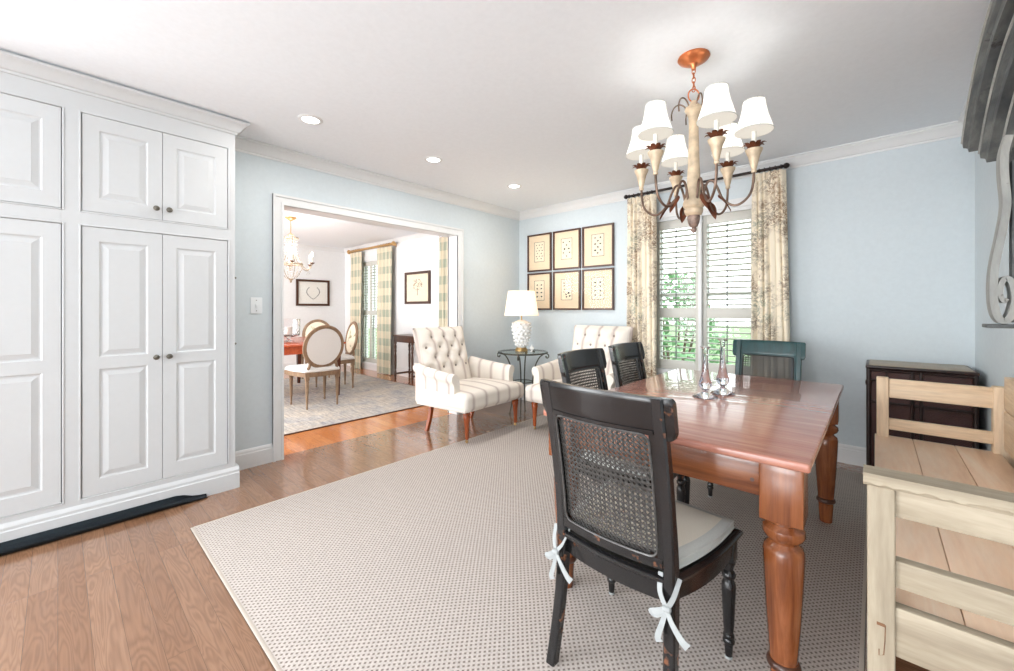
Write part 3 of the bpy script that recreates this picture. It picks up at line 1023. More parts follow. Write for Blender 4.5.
def make_chair(label, wood_key='ebony', cane='cane_black', group='cane back dining chairs around the table'):
    t = thing('dining_chair', (0, 0, 0), label, 'chair', group=group)
    LOW = Matrix.Diagonal((1, 1, 0.94, 1))
    wx = wood_key + '_X' if wood_key == 'ebony' else wood_key + '_Z'
    wz = wood_key + '_Z'
    for s in (-1, 1):                                                     # stile and sabre rear leg in one piece
        mb = MB()
        loops = []
        for p in BACK:
            fl = max(0, (0.40 - p.z) / 0.40)
            x = s * (0.184 + 0.012 * fl ** 1.5)
            w = 0.017; d = 0.017 + 0.004 * max(0, 1 - abs(p.z - 0.42) / 0.2)
            e = 0.005
            loops.append([(x - w, p.y - d + e, p.z), (x - w + e, p.y - d, p.z), (x + w - e, p.y - d, p.z), (x + w, p.y - d + e, p.z),
                          (x + w, p.y + d - e, p.z), (x + w - e, p.y + d, p.z), (x - w + e, p.y + d, p.z), (x - w, p.y + d - e, p.z)])
        mb.loft(loops)
        mb.build('rear_leg', wz, t)
    # tablet top rail with rounded lower corners
    mb = MB()
    W = 0.222
    def shp(u):
        x = abs(2 * u - 1) * W
        zb = 0.846 if x < 0.170 else (0.830 if x < W - 0.02 else 0.830 + 0.020 * (1 - math.sqrt(max(0, 1 - ((x - W + 0.02) / 0.02) ** 2))))
        zt = 0.950 - 0.002 * (x / W) ** 2
        if x > W - 0.008: zt -= 0.008 * ((x - W + 0.008) / 0.008) ** 2
        return zb, zt
    us = sorted(set(rng(0, 0.06, 6) + rng(0.06, 0.94, 17) + rng(0.94, 1, 6) + [0.1145, 0.1180, 0.882, 0.8855]))
    def fn(u, w, d):
        x = -W + 2 * W * u
        a, b = shp(u)
        z = a + (b - a) * w
        p = back_pt(x, min(z, 0.944)); p.z = z
        k = 4 * (w - 0.5) ** 2
        p.y += 0.014 - d
        if d > 0: p.y += 0.004 * k ** 6
        else: p.y -= 0.004 * k ** 6
        return p
    mb.slab(fn, us, rng(0, 1, 13), 0.024)
    mb.build('top_rail', wx, t)
    # back frame: cross rails and side slips round the cane
    mb = MB()
    zc0, zc1, xc = 0.486, 0.842, 0.156
    back_slab(mb, -0.168, 0.168, 0.456, zc0, 0.026, yo=0.013)
    back_slab(mb, -0.168, 0.168, zc1, 0.856, 0.024, yo=0.012)
    for s in (-1, 1):
        def fn2(u, w, d, s=s):
            x = s * (xc + (0.174 - xc) * u)
            p = back_pt(x, zc0 - 0.004 + (zc1 - zc0 + 0.008) * w); p.y += 0.012 - d
            return p
        mb.slab(fn2, [0, 1], rng(0, 1, 8), 0.024)
    mb.build('back_frame', wx, t)
    # rounded bead round the panel
    mb = MB()
    r = 0.024
    loop = []
    for (cx_, cz_, a0) in ((xc - r, zc1 - r, 0), (-xc + r, zc1 - r, PI / 2), (-xc + r, zc0 + r, PI), (xc - r, zc0 + r, 3 * PI / 2)):
        for k in range(6):
            a = a0 + PI / 2 * k / 5
            loop.append((cx_ + r * math.cos(a), cz_ + r * math.sin(a)))
    dense = []
    for i in range(len(loop)):
        p, q = loop[i], loop[(i + 1) % len(loop)]
        n = max(1, int(math.hypot(q[0] - p[0], q[1] - p[1]) / 0.03))
        for k in range(n):
            dense.append((p[0] + (q[0] - p[0]) * k / n, p[1] + (q[1] - p[1]) * k / n))
    for yo in (0.0145, -0.0125):
        mb.tube([back_pt(x, z) + Vector((0, yo, 0)) for x, z in dense], 0.0036, 6, closed=True)
    mb.build('cane_bead', cane, t)
    # cane weave: uprights, weavers and two sets of diagonals
    mb = MB()
    def inside(x, z):
        if abs(x) > xc or z < zc0 or z > zc1: return False
        dx, dz = abs(x) - (xc - r), max(zc0 + r - z, z - (zc1 - r))
        return not (dx > 0 and dz > 0 and dx * dx + dz * dz > r * r)
    def strand(p, q, hw, lift):
        n = 12
        cur = []
        dx, dz = q[0] - p[0], q[1] - p[1]
        L = math.hypot(dx, dz); nx, nz = -dz / L * hw, dx / L * hw
        def flush():
            if len(cur) > 1:
                vs = []; fs = []
                for (x, z) in cur:
                    for (sx, ly) in ((-1, 0.0006), (1, 0.0006), (1, -0.0006), (-1, -0.0006)):
                        b = back_pt(x + sx * nx, z + sx * nz); b.y += lift + ly
                        vs.append(b)
                for i in range(len(cur) - 1):
                    for k in range(4):
                        a = i * 4 + k; b_ = i * 4 + (k + 1) % 4
                        fs.append((a, b_, b_ + 4, a + 4))
                mb.add(vs, fs)
        m = max(2, int(L / 0.012))
        for i in range(m + 1):
            x, z = p[0] + dx * i / m, p[1] + dz * i / m
            if inside(x, z): cur.append((x, z))
            else:
                flush(); cur = []
        flush()
    pit = 0.0155
    n = int(2 * xc / pit)
    for i in range(n + 1):
        x = -xc + 0.002 + (2 * xc - 0.004) * i / n
        strand((x, zc0), (x, zc1), 0.0026, 0.0012)
    m = int((zc1 - zc0) / pit)
    for i in range(m + 1):
        z = zc0 + 0.002 + (zc1 - zc0 - 0.004) * i / m
        strand((-xc, z), (xc, z), 0.0026, -0.0012)
    hgt = zc1 - zc0
    k = -hgt
    while k < 2 * xc:
        strand((-xc + k, zc0), (-xc + k + hgt, zc1), 0.0016, 0.0026)
        strand((-xc + k + hgt, zc0), (-xc + k, zc1), 0.0016, -0.0026)
        k += pit
    mb.build('cane_panel', cane, t, smooth=0)
    # seat frame
    O = lambda o, z: [(x, y, z) for x, y in chair_outline(o)]
    mb = MB(); mb.x = LOW
    def arch(o, z0):
        out = []
        for x, y in chair_outline(o):
            k = 1 - min(1, abs(y) / 0.2) ** 2 if abs(x) > 0.15 else 0.35
            out.append((x, y, z0 - 0.012 * k))
        return out
    mb.loft([arch(-0.016, 0.388), arch(-0.012, 0.384), O(-0.010, 0.430), O(-0.010, 0.436), O(0.000, 0.440), O(0.006, 0.447), O(0.006, 0.454),
             O(0.000, 0.460), O(-0.008, 0.462), O(-0.012, 0.459), O(-0.040, 0.459)])
    mb.build('seat', wx, t)
    # turned front legs
    prof = [(0.0, 0.0), (0.010, 0.0), (0.012, 0.02), (0.013, 0.045), (0.012, 0.05), (0.018, 0.056), (0.019, 0.064), (0.015, 0.072), (0.018, 0.078),
            (0.017, 0.086), (0.014, 0.092), (0.017, 0.12), (0.020, 0.20), (0.022, 0.25), (0.0215, 0.268), (0.017, 0.280), (0.014, 0.286), (0.020, 0.292),
            (0.0225, 0.302), (0.018, 0.312), (0.014, 0.318), (0.016, 0.332), (0.021, 0.345), (0.021, 0.352), (0.016, 0.355), (0.0, 0.355)]
    for s in (-1, 1):
        mb = MB(); mb.x = LOW
        x, y = s * 0.222, 0.186
        mb.lathe(prof, (x, y, 0), 18)
        mb.box(x - 0.022, x + 0.022, y - 0.022, y + 0.022, 0.354, 0.432, 0.004, 1)
        lg = mb.build('front_leg', wz, t)
        MB().lathe([(0.0, 0.0), (0.0115, 0.0), (0.0125, 0.006), (0.0115, 0.008)], (x, y, -0.0005), 14).build('glide', 'ribbon', lg)
    # cushion with boxed edge, piping and ties
    cu = MB(); cu.x = LOW
    C = lambda o, z: [(x * 0.93, 0.006 + y * 0.90, z) for x, y in chair_outline(o)]
    cu.loft([C(-0.02, 0.4625), C(-0.006, 0.464), C(0.0, 0.470), C(0.0, 0.488), C(-0.004, 0.494), C(-0.016, 0.498), C(-0.06, 0.503), C(-0.13, 0.504)])
    cush = cu.build('seat_cushion', 'cushion_cloth', t, smooth=60)
    eg = MB(); eg.x = LOW
    for z in (0.468, 0.491):
        eg.tube([(x, y, z) for x, y, _ in C(0.0, 0)], 0.0035, 6, closed=True)
    outer, inner = C(0.0005, 0), C(-0.006, 0)
    eg.loft([[(p[0], p[1], 0.468) for p in outer], [(p[0], p[1], 0.491) for p in outer]], cap=False)
    b0, b1, b2 = C(0.0, 0), C(-0.006, 0), C(-0.030, 0)
    eg.loft([[(p[0], p[1], 0.4905) for p in b0], [(p[0], p[1], 0.4965) for p in b1], [(p[0], p[1], 0.5005) for p in b2]], cap=False)
    eg.build('boxing', 'cushion_edge', cush)
    for s in (-1, 1):
        rb = MB(); rb.x = LOW
        def ribbon(pts, w0, w1, flat):
            path = smooth_path(pts, 6)
            nrm = Vector(flat)
            L = []
            for i, p in enumerate(path):
                k = i / (len(path) - 1)
                w = w0 + (w1 - w0) * k
                tg = (path[min(i + 1, len(path) - 1)] - path[max(0, i - 1)]).normalized()
                side = tg.cross(nrm).normalized() * w
                th = nrm * 0.0009
                L.append([p + side + th, p - side + th, p - side - th, p + side - th])
            rb.loft(L)
        sx = s * 0.184
        yb_ = -0.226
        # bands rising to both sides of the stile, knot, loop and tails
        kn = (sx + s * 0.004, yb_ - 0.010, 0.392)
        ribbon([kn, (sx - 0.020, yb_ + 0.002, 0.425), (sx - 0.026, yb_ + 0.022, 0.470)], 0.007, 0.007, (0, -1, 0.05))
        ribbon([kn, (sx + 0.018, yb_ + 0.000, 0.425), (sx + 0.024, yb_ + 0.030, 0.468)], 0.007, 0.006, (0.5 * s, -0.8, 0.05))
        rb.rbox(kn, (0.024, 0.016, 0.018), 0.007, 3)
        ribbon([kn, (sx - 0.020, yb_ - 0.020, 0.380), (sx - 0.034, yb_ - 0.022, 0.372), (sx - 0.022, yb_ - 0.016, 0.366), kn], 0.008, 0.008, (0, -1, 0.1))
        ribbon([kn, (sx + 0.020, yb_ - 0.018, 0.366), (sx + 0.046, yb_ - 0.016, 0.330), (sx + 0.062, yb_ - 0.014, 0.318)], 0.005, 0.013, (0, -1, 0.1))
        ribbon([kn, (sx - 0.006, yb_ - 0.016, 0.350), (sx - 0.018, yb_ - 0.016, 0.305), (sx - 0.014, yb_ - 0.014, 0.290)], 0.005, 0.010, (0.2, -1, 0))
        rb.build('tie', 'ribbon', cush)
    return t

black = make_chair('large black cane-back chair with white ribbon ties at the near end of the table')
black.location = (-0.598, 1.350, RZ)
black.rotation_euler = (0, 0, math.radians(-2.2))
for (x, y, rz, lb) in ((-0.935, 1.950, -PI / 2, 'black cane-back chair at the left side of the table, the nearer of the two'),
                       (-0.955, 2.530, -PI / 2, 'black cane-back chair at the left side of the table, farther one before the curtain')):
    c = copy_tree(black)
    c.location = (x, y, RZ); c.rotation_euler = (0, 0, rz); c['label'] = lb
teal = make_chair('dark teal cane-back chair at the far end of the table, in front of the window', 'teal', 'cane_dark')
teal.location = (-0.575, 3.165, RZ); teal.rotation_euler = (0, 0, PI)

# ------------------------------------------------------------------ glass candlesticks
def candlestick(x, y, hgt, label):
    t = thing('glass_candlestick', (x, y, TBL), label, 'candlestick', group='glass candlesticks on the dining table')
    s = hgt / 0.245
    prof = [(0.0, 0.0), (0.054, 0.0), (0.056, 0.003), (0.050, 0.008), (0.030, 0.016), (0.014, 0.026), (0.010, 0.034), (0.016, 0.040), (0.027, 0.050), (0.031, 0.062),
            (0.029, 0.074), (0.024, 0.086), (0.020, 0.10), (0.0155, 0.125), (0.0125, 0.160), (0.0115, 0.195), (0.0115, 0.205), (0.0, 0.205)]
    MB().lathe([(r, z * s) for r, z in prof], n=28).build('stem', 'lilac_glass', t)
    MB().lathe([(0.0, 0.205 * s), (0.0112, 0.205 * s), (0.012, 0.235 * s), (0.024, 0.244 * s), (0.025, 0.246 * s), (0.020, 0.246 * s), (0.009, 0.236 * s), (0.008, 0.212 * s), (0.0, 0.210 * s)], n=24).build('cup', 'crystal', t)
candlestick(-0.612, 2.108, 0.245, 'lilac glass candlestick on the dining table, the left and nearer of the pair')
candlestick(-0.573, 2.258, 0.275, 'lilac glass candlestick on the dining table, the right and farther of the pair')

# ------------------------------------------------------------------ striped tufted armchair
def make_armchair(label):
    """local frame: faces -Y, front at y=-0.40, back at y=+0.36"""
    t = thing('armchair', (0, 0, 0), label, 'armchair', group='striped tufted armchairs in the corner')
    # seat with apron: crowned top
    W = 0.425
    def crown(p):
        x, y, z = p
        if z > 0.36:
            k = max(0, 1 - (x / W) ** 2) * max(0, 1 - ((y + 0.06) / 0.36) ** 2)
            z += 0.035 * k
        if y < -0.30: x *= 1 + 0.02 * (z - 0.3)
        return (x, y, z)
    MB().rbox((0, -0.05, 0.36), (2 * W, 0.68, 0.15), 0.045, 4, crown, 8).build('seat', 'stripe_x', t, smooth=70)
    # skirt rail below seat
    mb = MB()
    mb.rbox((0, -0.035, 0.305), (2 * W - 0.012, 0.66, 0.06), 0.018, 2)
    mb.build('seat_rail', 'stripe_x', t, smooth=60)
    # back: tufted front, raked
    ys0, rk = 0.245, 0.17
    buttons = []
    for r, (zz, n) in enumerate(((0.90, 3), (0.80, 4), (0.70, 3), (0.60, 4))):
        for i in range(n):
            buttons.append(((i - (n - 1) / 2) * 0.165, zz))
    BH0, BH1 = 0.40, 0.985
    def halfw(z):
        k = (z - BH0) / (BH1 - BH0)
        return 0.298 + 0.034 * k
    def bfront(u, w):
        z = BH0 + (BH1 - BH0) * w
        x = halfw(z) * (2 * u - 1)
        k = (z - BH0) / (BH1 - BH0)
        y = ys0 + rk * k
        puff = 0.070 * (1 - abs(2 * u - 1) ** 6) * (1 - abs(2 * w - 1) ** 8) ** 0.6
        dip = 0
        for bx, bz in buttons:
            d2 = (x - bx) ** 2 + (z - bz) ** 2
            dip = max(dip, 0.036 * math.exp(-d2 / (2 * 0.026 ** 2)))
        # diagonal pleats between buttons
        for bx, bz in buttons:
            for cx_, cz_ in buttons:
                if cz_ < bz and abs(bz - cz_ - 0.10) < 0.02 and abs(abs(bx - cx_) - 0.0825) < 0.01:
                    dx, dz = cx_ - bx, cz_ - bz
                    tt = ((x - bx) * dx + (z - bz) * dz) / (dx * dx + dz * dz)
                    if 0 <= tt <= 1:
                        dd = abs((x - bx) * dz - (z - bz) * dx) / math.hypot(dx, dz)
                        dip = max(dip, 0.011 * math.exp(-(dd / 0.011) ** 2))
        # pleats to the top edge
        for bx, bz in buttons:
            if bz > 0.85 and z > bz:
                dip = max(dip, 0.012 * math.exp(-((x - bx) / 0.010) ** 2))
        return Vector((x, y - puff + dip, z))
    us, ws = rng(0, 1, 45), rng(0, 1, 41)
    fr = [[bfront(u, w) for w in ws] for u in us]
    mb = MB()
    mb.grid(lambda u, w: bfront(u, w), us, ws)
    def bback(u, w):
        z = BH0 + (BH1 - BH0) * w
        k = w
        return Vector((halfw(z) * (2 * u - 1), ys0 + rk * k + 0.075 * (1 - 0.3 * abs(2 * u - 1) ** 4) * (1 - 0.5 * w ** 6), z))
    mb.grid(bback, us, ws, True)
    for uu in (0, 1):
        mb.grid(lambda a, w: bfront(uu, w).lerp(bback(uu, w), a) + Vector(((1 if uu else -1) * 0.012 * math.sin(PI * a), 0, 0)), rng(0, 1, 5), ws)
    for ww in (0, 1):
        mb.grid(lambda a, u: bfront(u, ww).lerp(bback(u, ww), a) + Vector((0, 0, (1 if ww else -1) * 0.014 * math.sin(PI * a))), rng(0, 1, 5), us)
    b = mb.build('backrest', 'stripe_x', t, smooth=75)
    for bx, bz in buttons:
        p = bfront((bx / halfw(bz) + 1) / 2, (bz - BH0) / (BH1 - BH0))
        MB().rbox((p.x, p.y - 0.003, p.z), (0.024, 0.014, 0.024), 0.0068, 3).build('button', 'button_cloth', b, smooth=80)
    # scroll arms
    for s in (-1, 1):
        mb = MB()
        loops = []
        ysl = rng(-0.235, 0.33, 12)
        for i, y in enumerate(ysl):
            k = i / (len(ysl) - 1)
            rise = 0.065 * k ** 1.5
            flare = 0.0 - 0.02 * k
            sh = [(0.345, 0.30), (0.345, 0.53), (0.350, 0.565), (0.358, 0.595), (0.375, 0.617), (0.400, 0.625), (0.426, 0.618), (0.444, 0.596), (0.446, 0.570),
                  (0.434, 0.548), (0.420, 0.530), (0.416, 0.48), (0.420, 0.30)]
            edge = 0.012 if i in (0, len(ysl) - 1) else 0
            loop = []
            for (x, z) in sh:
                cx_, cz_ = 0.39, 0.5
                x2 = x + (cx_ - x) * edge * 4; z2 = z + (cz_ - z) * edge * 1.2
                zz = z2 + (rise - 0.022 if z2 > 0.5 else 0)
                loop.append((s * (x2 + flare), y, zz))
            loops.append(loop)
        mb.loft(loops)
        mb.build('arm', 'stripe_y', t, smooth=55)
    # turned front legs on casters, raked square rear legs
    prof = [(0.0, 0.0), (0.011, 0.0), (0.013, 0.01), (0.015, 0.08), (0.018, 0.14), (0.022, 0.18), (0.026, 0.196), (0.022, 0.208), (0.028, 0.218), (0.026, 0.228), (0.022, 0.235), (0.024, 0.245), (0.024, 0.262)]
    for s in (-1, 1):
        x, y = s * 0.345, -0.315
        lg = MB(); lg.lathe([(r * 1.25, z) for r, z in prof], (x, y, 0.034), 18)
        lo = lg.build('front_leg', 'turned_leg', t)
        ca = MB()
        ca.lathe([(0.013, 0.034), (0.014, 0.05), (0.012, 0.052)], (x, y, 0), 14)
        ca.lathe([(0.0, -0.005), (0.013, -0.005), (0.014, 0.0), (0.013, 0.005), (0.0, 0.005)], (x, y + 0.004, 0.0145), 16, Matrix.Rotation(PI / 2, 3, 'Y'))
        ca.cyl((x, y, 0.02), (x, y, 0.04), 0.006, 0.006, 8)
        ca.build('caster', 'brass_wheel', lo)
        rl = MB()
        a = 0.017
        P = smooth_path([(s * 0.30, 0.20, 0.30), (s * 0.302, 0.225, 0.15), (s * 0.305, 0.275, 0.0)], 5)
        rl.loft([[(p.x - a, p.y - a, p.z), (p.x + a, p.y - a, p.z), (p.x + a, p.y + a, p.z), (p.x - a, p.y + a, p.z)] for p in P])
        rl.build('rear_leg', 'turned_leg', t)
    return t
ac = make_armchair('striped cream tufted armchair against the left wall beside the cased opening')
ac.location = (-2.985, 2.735, 0.0055); ac.rotation_euler = (-0.018, 0, PI / 2 + math.radians(3))
ac2 = copy_tree(ac)
ac2['label'] = 'striped cream tufted armchair half hidden behind the black chairs, below the framed prints'
ac2.location = (-2.135, 3.455, RZ); ac2.rotation_euler = (0, 0, math.radians(2))

# ------------------------------------------------------------------ iron side table, lamp, ornament
LTX, LTY, LTH = -2.945, 3.515, 0.712
def lamp_table():
    t = thing('side_table', (LTX, LTY, 0), 'round wrought-iron side table with glass top between the two armchairs', 'table', rz=math.radians(-18))
    r = MB()
    R = 0.275
    r.tube([(R * math.cos(2 * PI * k / 40), R * math.sin(2 * PI * k / 40), LTH - 0.012) for k in range(40)], 0.009, 8, closed=True)
    r.build('rim', 'iron', t)
    MB().lathe([(0.0, LTH - 0.010), (R - 0.004, LTH - 0.010), (R + 0.002, LTH - 0.006), (R - 0.002, LTH), (0.0, LTH)], n=40).build('glass_top', 'table_glass', t)
    for k in range(4):
        a = 2 * PI * k / 4 - PI / 4 + 0.05
        ca, sa = math.cos(a), math.sin(a)
        prof = [(0.150, 0.0), (0.125, 0.12), (0.112, 0.26), (0.115, 0.40), (0.140, 0.54), (0.185, 0.640), (0.235, 0.682), (0.272, 0.690), (0.292, 0.672),
                (0.290, 0.650), (0.274, 0.642), (0.262, 0.654), (0.268, 0.666)]
        mb = MB()
        mb.tube(smooth_path([(q * ca, q * sa, z) for q, z in prof], 5), 0.0075, 7)
        mb.lathe([(0.013, 0), (0.013, 0.006), (0.008, 0.012)], (0.150 * ca, 0.150 * sa, 0), 10)
        mb.build('leg', 'iron', t)
    s = MB()
    s.tube([(0.110 * math.cos(2 * PI * k / 28), 0.110 * math.sin(2 * PI * k / 28), 0.372) for k in range(28)], 0.006, 6, closed=True)
    sh = s.build('shelf_ring', 'iron', t)
    MB().lathe([(0, 0.370), (0.108, 0.370), (0.108, 0.376), (0, 0.376)], n=28).build('shelf_glass', 'table_glass', sh)
lamp_table()

def table_lamp():
    z0 = LTH
    t = thing('table_lamp', (LTX - 0.01, LTY - 0.01, z0), 'white ceramic table lamp with cream drum shade, lit, on the iron side table', 'lamp')
    MB().lathe([(0, 0), (0.068, 0), (0.072, 0.006), (0.070, 0.022), (0.058, 0.034), (0.055, 0.045), (0, 0.045)], n=28).build('base', 'gold_base', t)
    bd = MB()
    prof = [(0.0, 0.044), (0.055, 0.044), (0.060, 0.06), (0.072, 0.10), (0.086, 0.16), (0.098, 0.22), (0.104, 0.27), (0.100, 0.305), (0.084, 0.330), (0.050, 0.345), (0.030, 0.352), (0.0, 0.352)]
    bd.lathe(prof, n=32)
    # rows of raised knobs
    rows = [(0.075, 0.066), (0.115, 0.077), (0.155, 0.086), (0.195, 0.094), (0.235, 0.101), (0.275, 0.104), (0.310, 0.098)]
    for i, (z, r) in enumerate(rows):
        n = 12
        for k in range(n):
            a = 2 * PI * (k + 0.5 * (i % 2)) / n
            bd.rbox((r * math.cos(a), r * math.sin(a), z), (0.030, 0.030, 0.030), 0.0148, 2)
    bd.build('body', 'ceramic', t, smooth=80)
    MB().cyl((0, 0, 0.35), (0, 0, 0.44), 0.008, 0.008, 10).build('stem', 'gold_base', t)
    sh = MB()
    o = [(0.196, 0.385), (0.150, 0.690)]
    sh.lathe([(0.192, 0.402), (0.150, 0.676), (0.1475, 0.676), (0.1895, 0.402), (0.192, 0.402)], n=40)
    sh.build('lamp_shade', 'linen_shade', t)
    sp = MB()
    for k in range(3):
        a = 2 * PI * k / 3
        sp.cyl((0, 0, 0.66), (0.149 * math.cos(a), 0.149 * math.sin(a), 0.675), 0.002, 0.002, 6)
    sp.cyl((0, 0, 0.44), (0, 0, 0.665), 0.002, 0.002, 6)
    sp.build('harp', 'gold_base', t)
    MB().lathe([(0, 0.44), (0.014, 0.44), (0.02, 0.47), (0.032, 0.51), (0.030, 0.54), (0.016, 0.565), (0, 0.57)], n=16).build('bulb', 'bulb_glow', t)
    point('lamp_bulb', (LTX - 0.01, LTY - 0.01, z0 + 0.56), 6, 0.03, (1, 0.86, 0.68))
    point('lamp_bulb', (LTX - 0.01, LTY - 0.01, z0 + 0.43), 6, 0.02, (1, 0.86, 0.68))
table_lamp()

def small_bird():
    t = thing('ornament', (LTX + 0.115, LTY + 0.02, LTH), 'small white ceramic ornament on the iron side table, right of the lamp', 'ornament')
    mb = MB()
    mb.lathe([(0, 0), (0.020, 0), (0.022, 0.004), (0.012, 0.010), (0.010, 0.016), (0.024, 0.030), (0.028, 0.042), (0.022, 0.056), (0.010, 0.064), (0.006, 0.07), (0.010, 0.076), (0, 0.082)], n=18)
    mb.build('body', 'ceramic', t)
    MB().rbox((0.034, -0.01, 0.008), (0.03, 0.018, 0.014), 0.006, 2).build('foot', 'iron', t)
small_bird()

# ------------------------------------------------------------------ framed specimen prints
def print_frame(name, x0, x1, z0, z1, label, dots, group):
    cx, cz = (x0 + x1) / 2, (z0 + z1) / 2
    t = thing(name, (cx, YB, cz), label, 'picture', group=group)
    a, b = (x1 - x0) / 2, (z1 - z0) / 2
    fr = MB()
    w = 0.019
    for q in ([(-a, -b), (a, -b), (a - w, -b + w), (-a + w, -b + w)], [(-a, b), (a, b), (a - w, b - w), (-a + w, b - w)],
              [(-a, -b), (-a + w, -b + w), (-a + w, b - w), (-a, b)], [(a, -b), (a - w, -b + w), (a - w, b - w), (a, b)]):
        fr.prism(q, 'Y', -0.026, -0.001)
    fr.build('frame', 'dark_frame', t, smooth=0)
    MB().box(-a + w - 0.003, a - w + 0.003, -0.012, -0.002, -b + w - 0.003, b - w + 0.003).build('mat', 'mat_board', t, smooth=0)
    pr = MB()
    pw, ph = 0.078, 0.125
    pp = MB().box(-pw, pw, -0.0135, -0.011, -ph + 0.01, ph + 0.01).build('print', 'print_paper', t, smooth=0)
    ink = MB()
    for (p, q, r, s) in ((-pw, pw, -ph + 0.01, -ph + 0.014), (-pw, pw, ph + 0.006, ph + 0.01), (-pw, -pw + 0.004, -ph + 0.01, ph + 0.01), (pw - 0.004, pw, -ph + 0.01, ph + 0.01)):
        ink.box(p, q, -0.0145, -0.013, r, s)
    rnd = random.Random(int((x0 * 31 + z0 * 17) * 100))
    for (dx, dz, rr) in dots:
        # little shell shapes: jagged blobs
        n = 9
        poly = []
        for k in range(n):
            ang = 2 * PI * k / n
            q = rr * rnd.uniform(0.55, 1.1)
            poly.append((dx + q * math.cos(ang), dz + 0.01 + q * 0.75 * math.sin(ang)))
        ink.prism(poly, 'Y', -0.0148, -0.0130)
    ink.build('ink_drawing', 'ink', pp, smooth=0)
    MB().box(-a + w - 0.002, a - w + 0.002, -0.0185, -0.0175, -b + w - 0.002, b - w + 0.002).build('glass', 'picture_glass', t, smooth=0)
cols = [(-3.328, -2.955), (-2.925, -2.541), (-2.512, -2.117)]
rows = [(1.660, 2.130), (1.176, 1.640)]
lab = [['upper left framed shell print of the six on the blue wall', 'upper middle framed shell print of the six on the blue wall', 'upper right framed shell print of the six on the blue wall'],
       ['lower left framed shell print of the six, partly behind the lamp shade', 'lower middle framed shell print of the six on the blue wall', 'lower right framed shell print of the six on the blue wall']]
for r, (z0, z1) in enumerate(rows):
    for c, (x0, x1) in enumerate(cols):
        if (r, c) == (0, 0): d = [(dx, dz, 0.010) for i, dz in enumerate((0.085, 0.05, 0.015, -0.02, -0.055, -0.085)) for dx in ((-0.03, 0.03) if i % 2 else (0, 0.045, -0.045))]
        elif (r, c) == (0, 1): d = [(-0.045, 0.08, 0.012), (0.045, 0.08, 0.012), (0, 0.045, 0.013), (-0.03, 0.0, 0.016), (0.03, 0.0, 0.016), (-0.045, -0.045, 0.012), (0.045, -0.045, 0.012), (0, -0.085, 0.012)]
        elif (r, c) == (0, 2): d = [(dx, dz, 0.014) for i, dz in enumerate((0.085, 0.05, 0.015, -0.02, -0.055, -0.088)) for dx in ((-0.034, 0.034) if i % 2 == 0 else (0,))]
        elif (r, c) == (1, 1): d = [(-0.035, 0.08, 0.012), (-0.035, 0.045, 0.014), (-0.03, 0.005, 0.013), (0.035, 0.045, 0.010), (0.03, -0.04, 0.020), (-0.005, -0.055, 0.017), (0.045, -0.075, 0.016), (-0.04, -0.03, 0.011), (0.0, -0.085, 0.013)]
        else: d = [(dx, dz, 0.015) for dz in (0.07, 0.025, -0.025, -0.075) for dx in (-0.033, 0.033)]
        print_frame('framed_print', x0, x1, z0, z1, lab[r][c], d, 'six framed prints over the armchair')

# ------------------------------------------------------------------ curtains
def curtain(name, x0, x1, ztop, zbot, y, mat, label, folds, depth, group, flare=0.0, cat='curtain', lean=0.0, rr=0.018):
    cx = (x0 + x1) / 2
    t = thing(name, (cx, y, 0), label, cat, group=group)
    a = (x1 - x0) / 2
    def fn(u, w, d):
        z = zbot + (ztop - zbot) * w
        hw = a * (1 + flare * (1 - w))
        ph = u * folds * 2 * PI
        amp = depth * (0.55 + 0.45 * (1 - w) ** 0.5)
        yy = amp * math.sin(ph + 0.5 * math.sin(3 * w + u * 5)) + 0.006 * math.sin(ph * 2.3 + w * 4)
        xx = (2 * u - 1) * hw + 0.012 * math.sin(ph * 1.0 + 1.2) + lean * (1 - w)
        return Vector((xx, yy - d, z))
    MB().slab(fn, rng(0, 1, folds * 12 + 1), rng(0, 1, 14), 0.004).build('drape', mat, t, smooth=80)
    n = folds
    for i in range(n):
        u = (i + 0.5) / n
        hd = MB()
        hd.rbox(((2 * u - 1) * a * 0.96, -0.004, ztop - 0.03), (0.022, 0.05, 0.075), 0.009, 2)
        hd.build('pleat', mat, t, smooth=70)
        rg = MB()
        rg.tube([((2 * u - 1) * a * 0.96, rr * math.cos(2 * PI * k / 14), ztop + 0.010 + rr + rr * math.sin(2 * PI * k / 14)) for k in range(14)], 0.0028, 5, closed=True)
        rg.build('ring', 'rod_iron' if mat == 'toile' else 'gilt', t)
    return t
ROD_Y = 3.985
curtain('curtain', -1.925, -1.625, 2.328, 0.012, ROD_Y, 'toile', 'toile print curtain panel left of the shuttered window, next to the framed prints', 6, 0.026, 'toile curtain panels', 0.06)
curtain('curtain', -0.792, -0.552, 2.328, 0.012, ROD_Y, 'toile', 'toile print curtain panel right of the shuttered window, behind the teal chair', 6, 0.026, 'toile curtain panels', 0.22, lean=0.02)

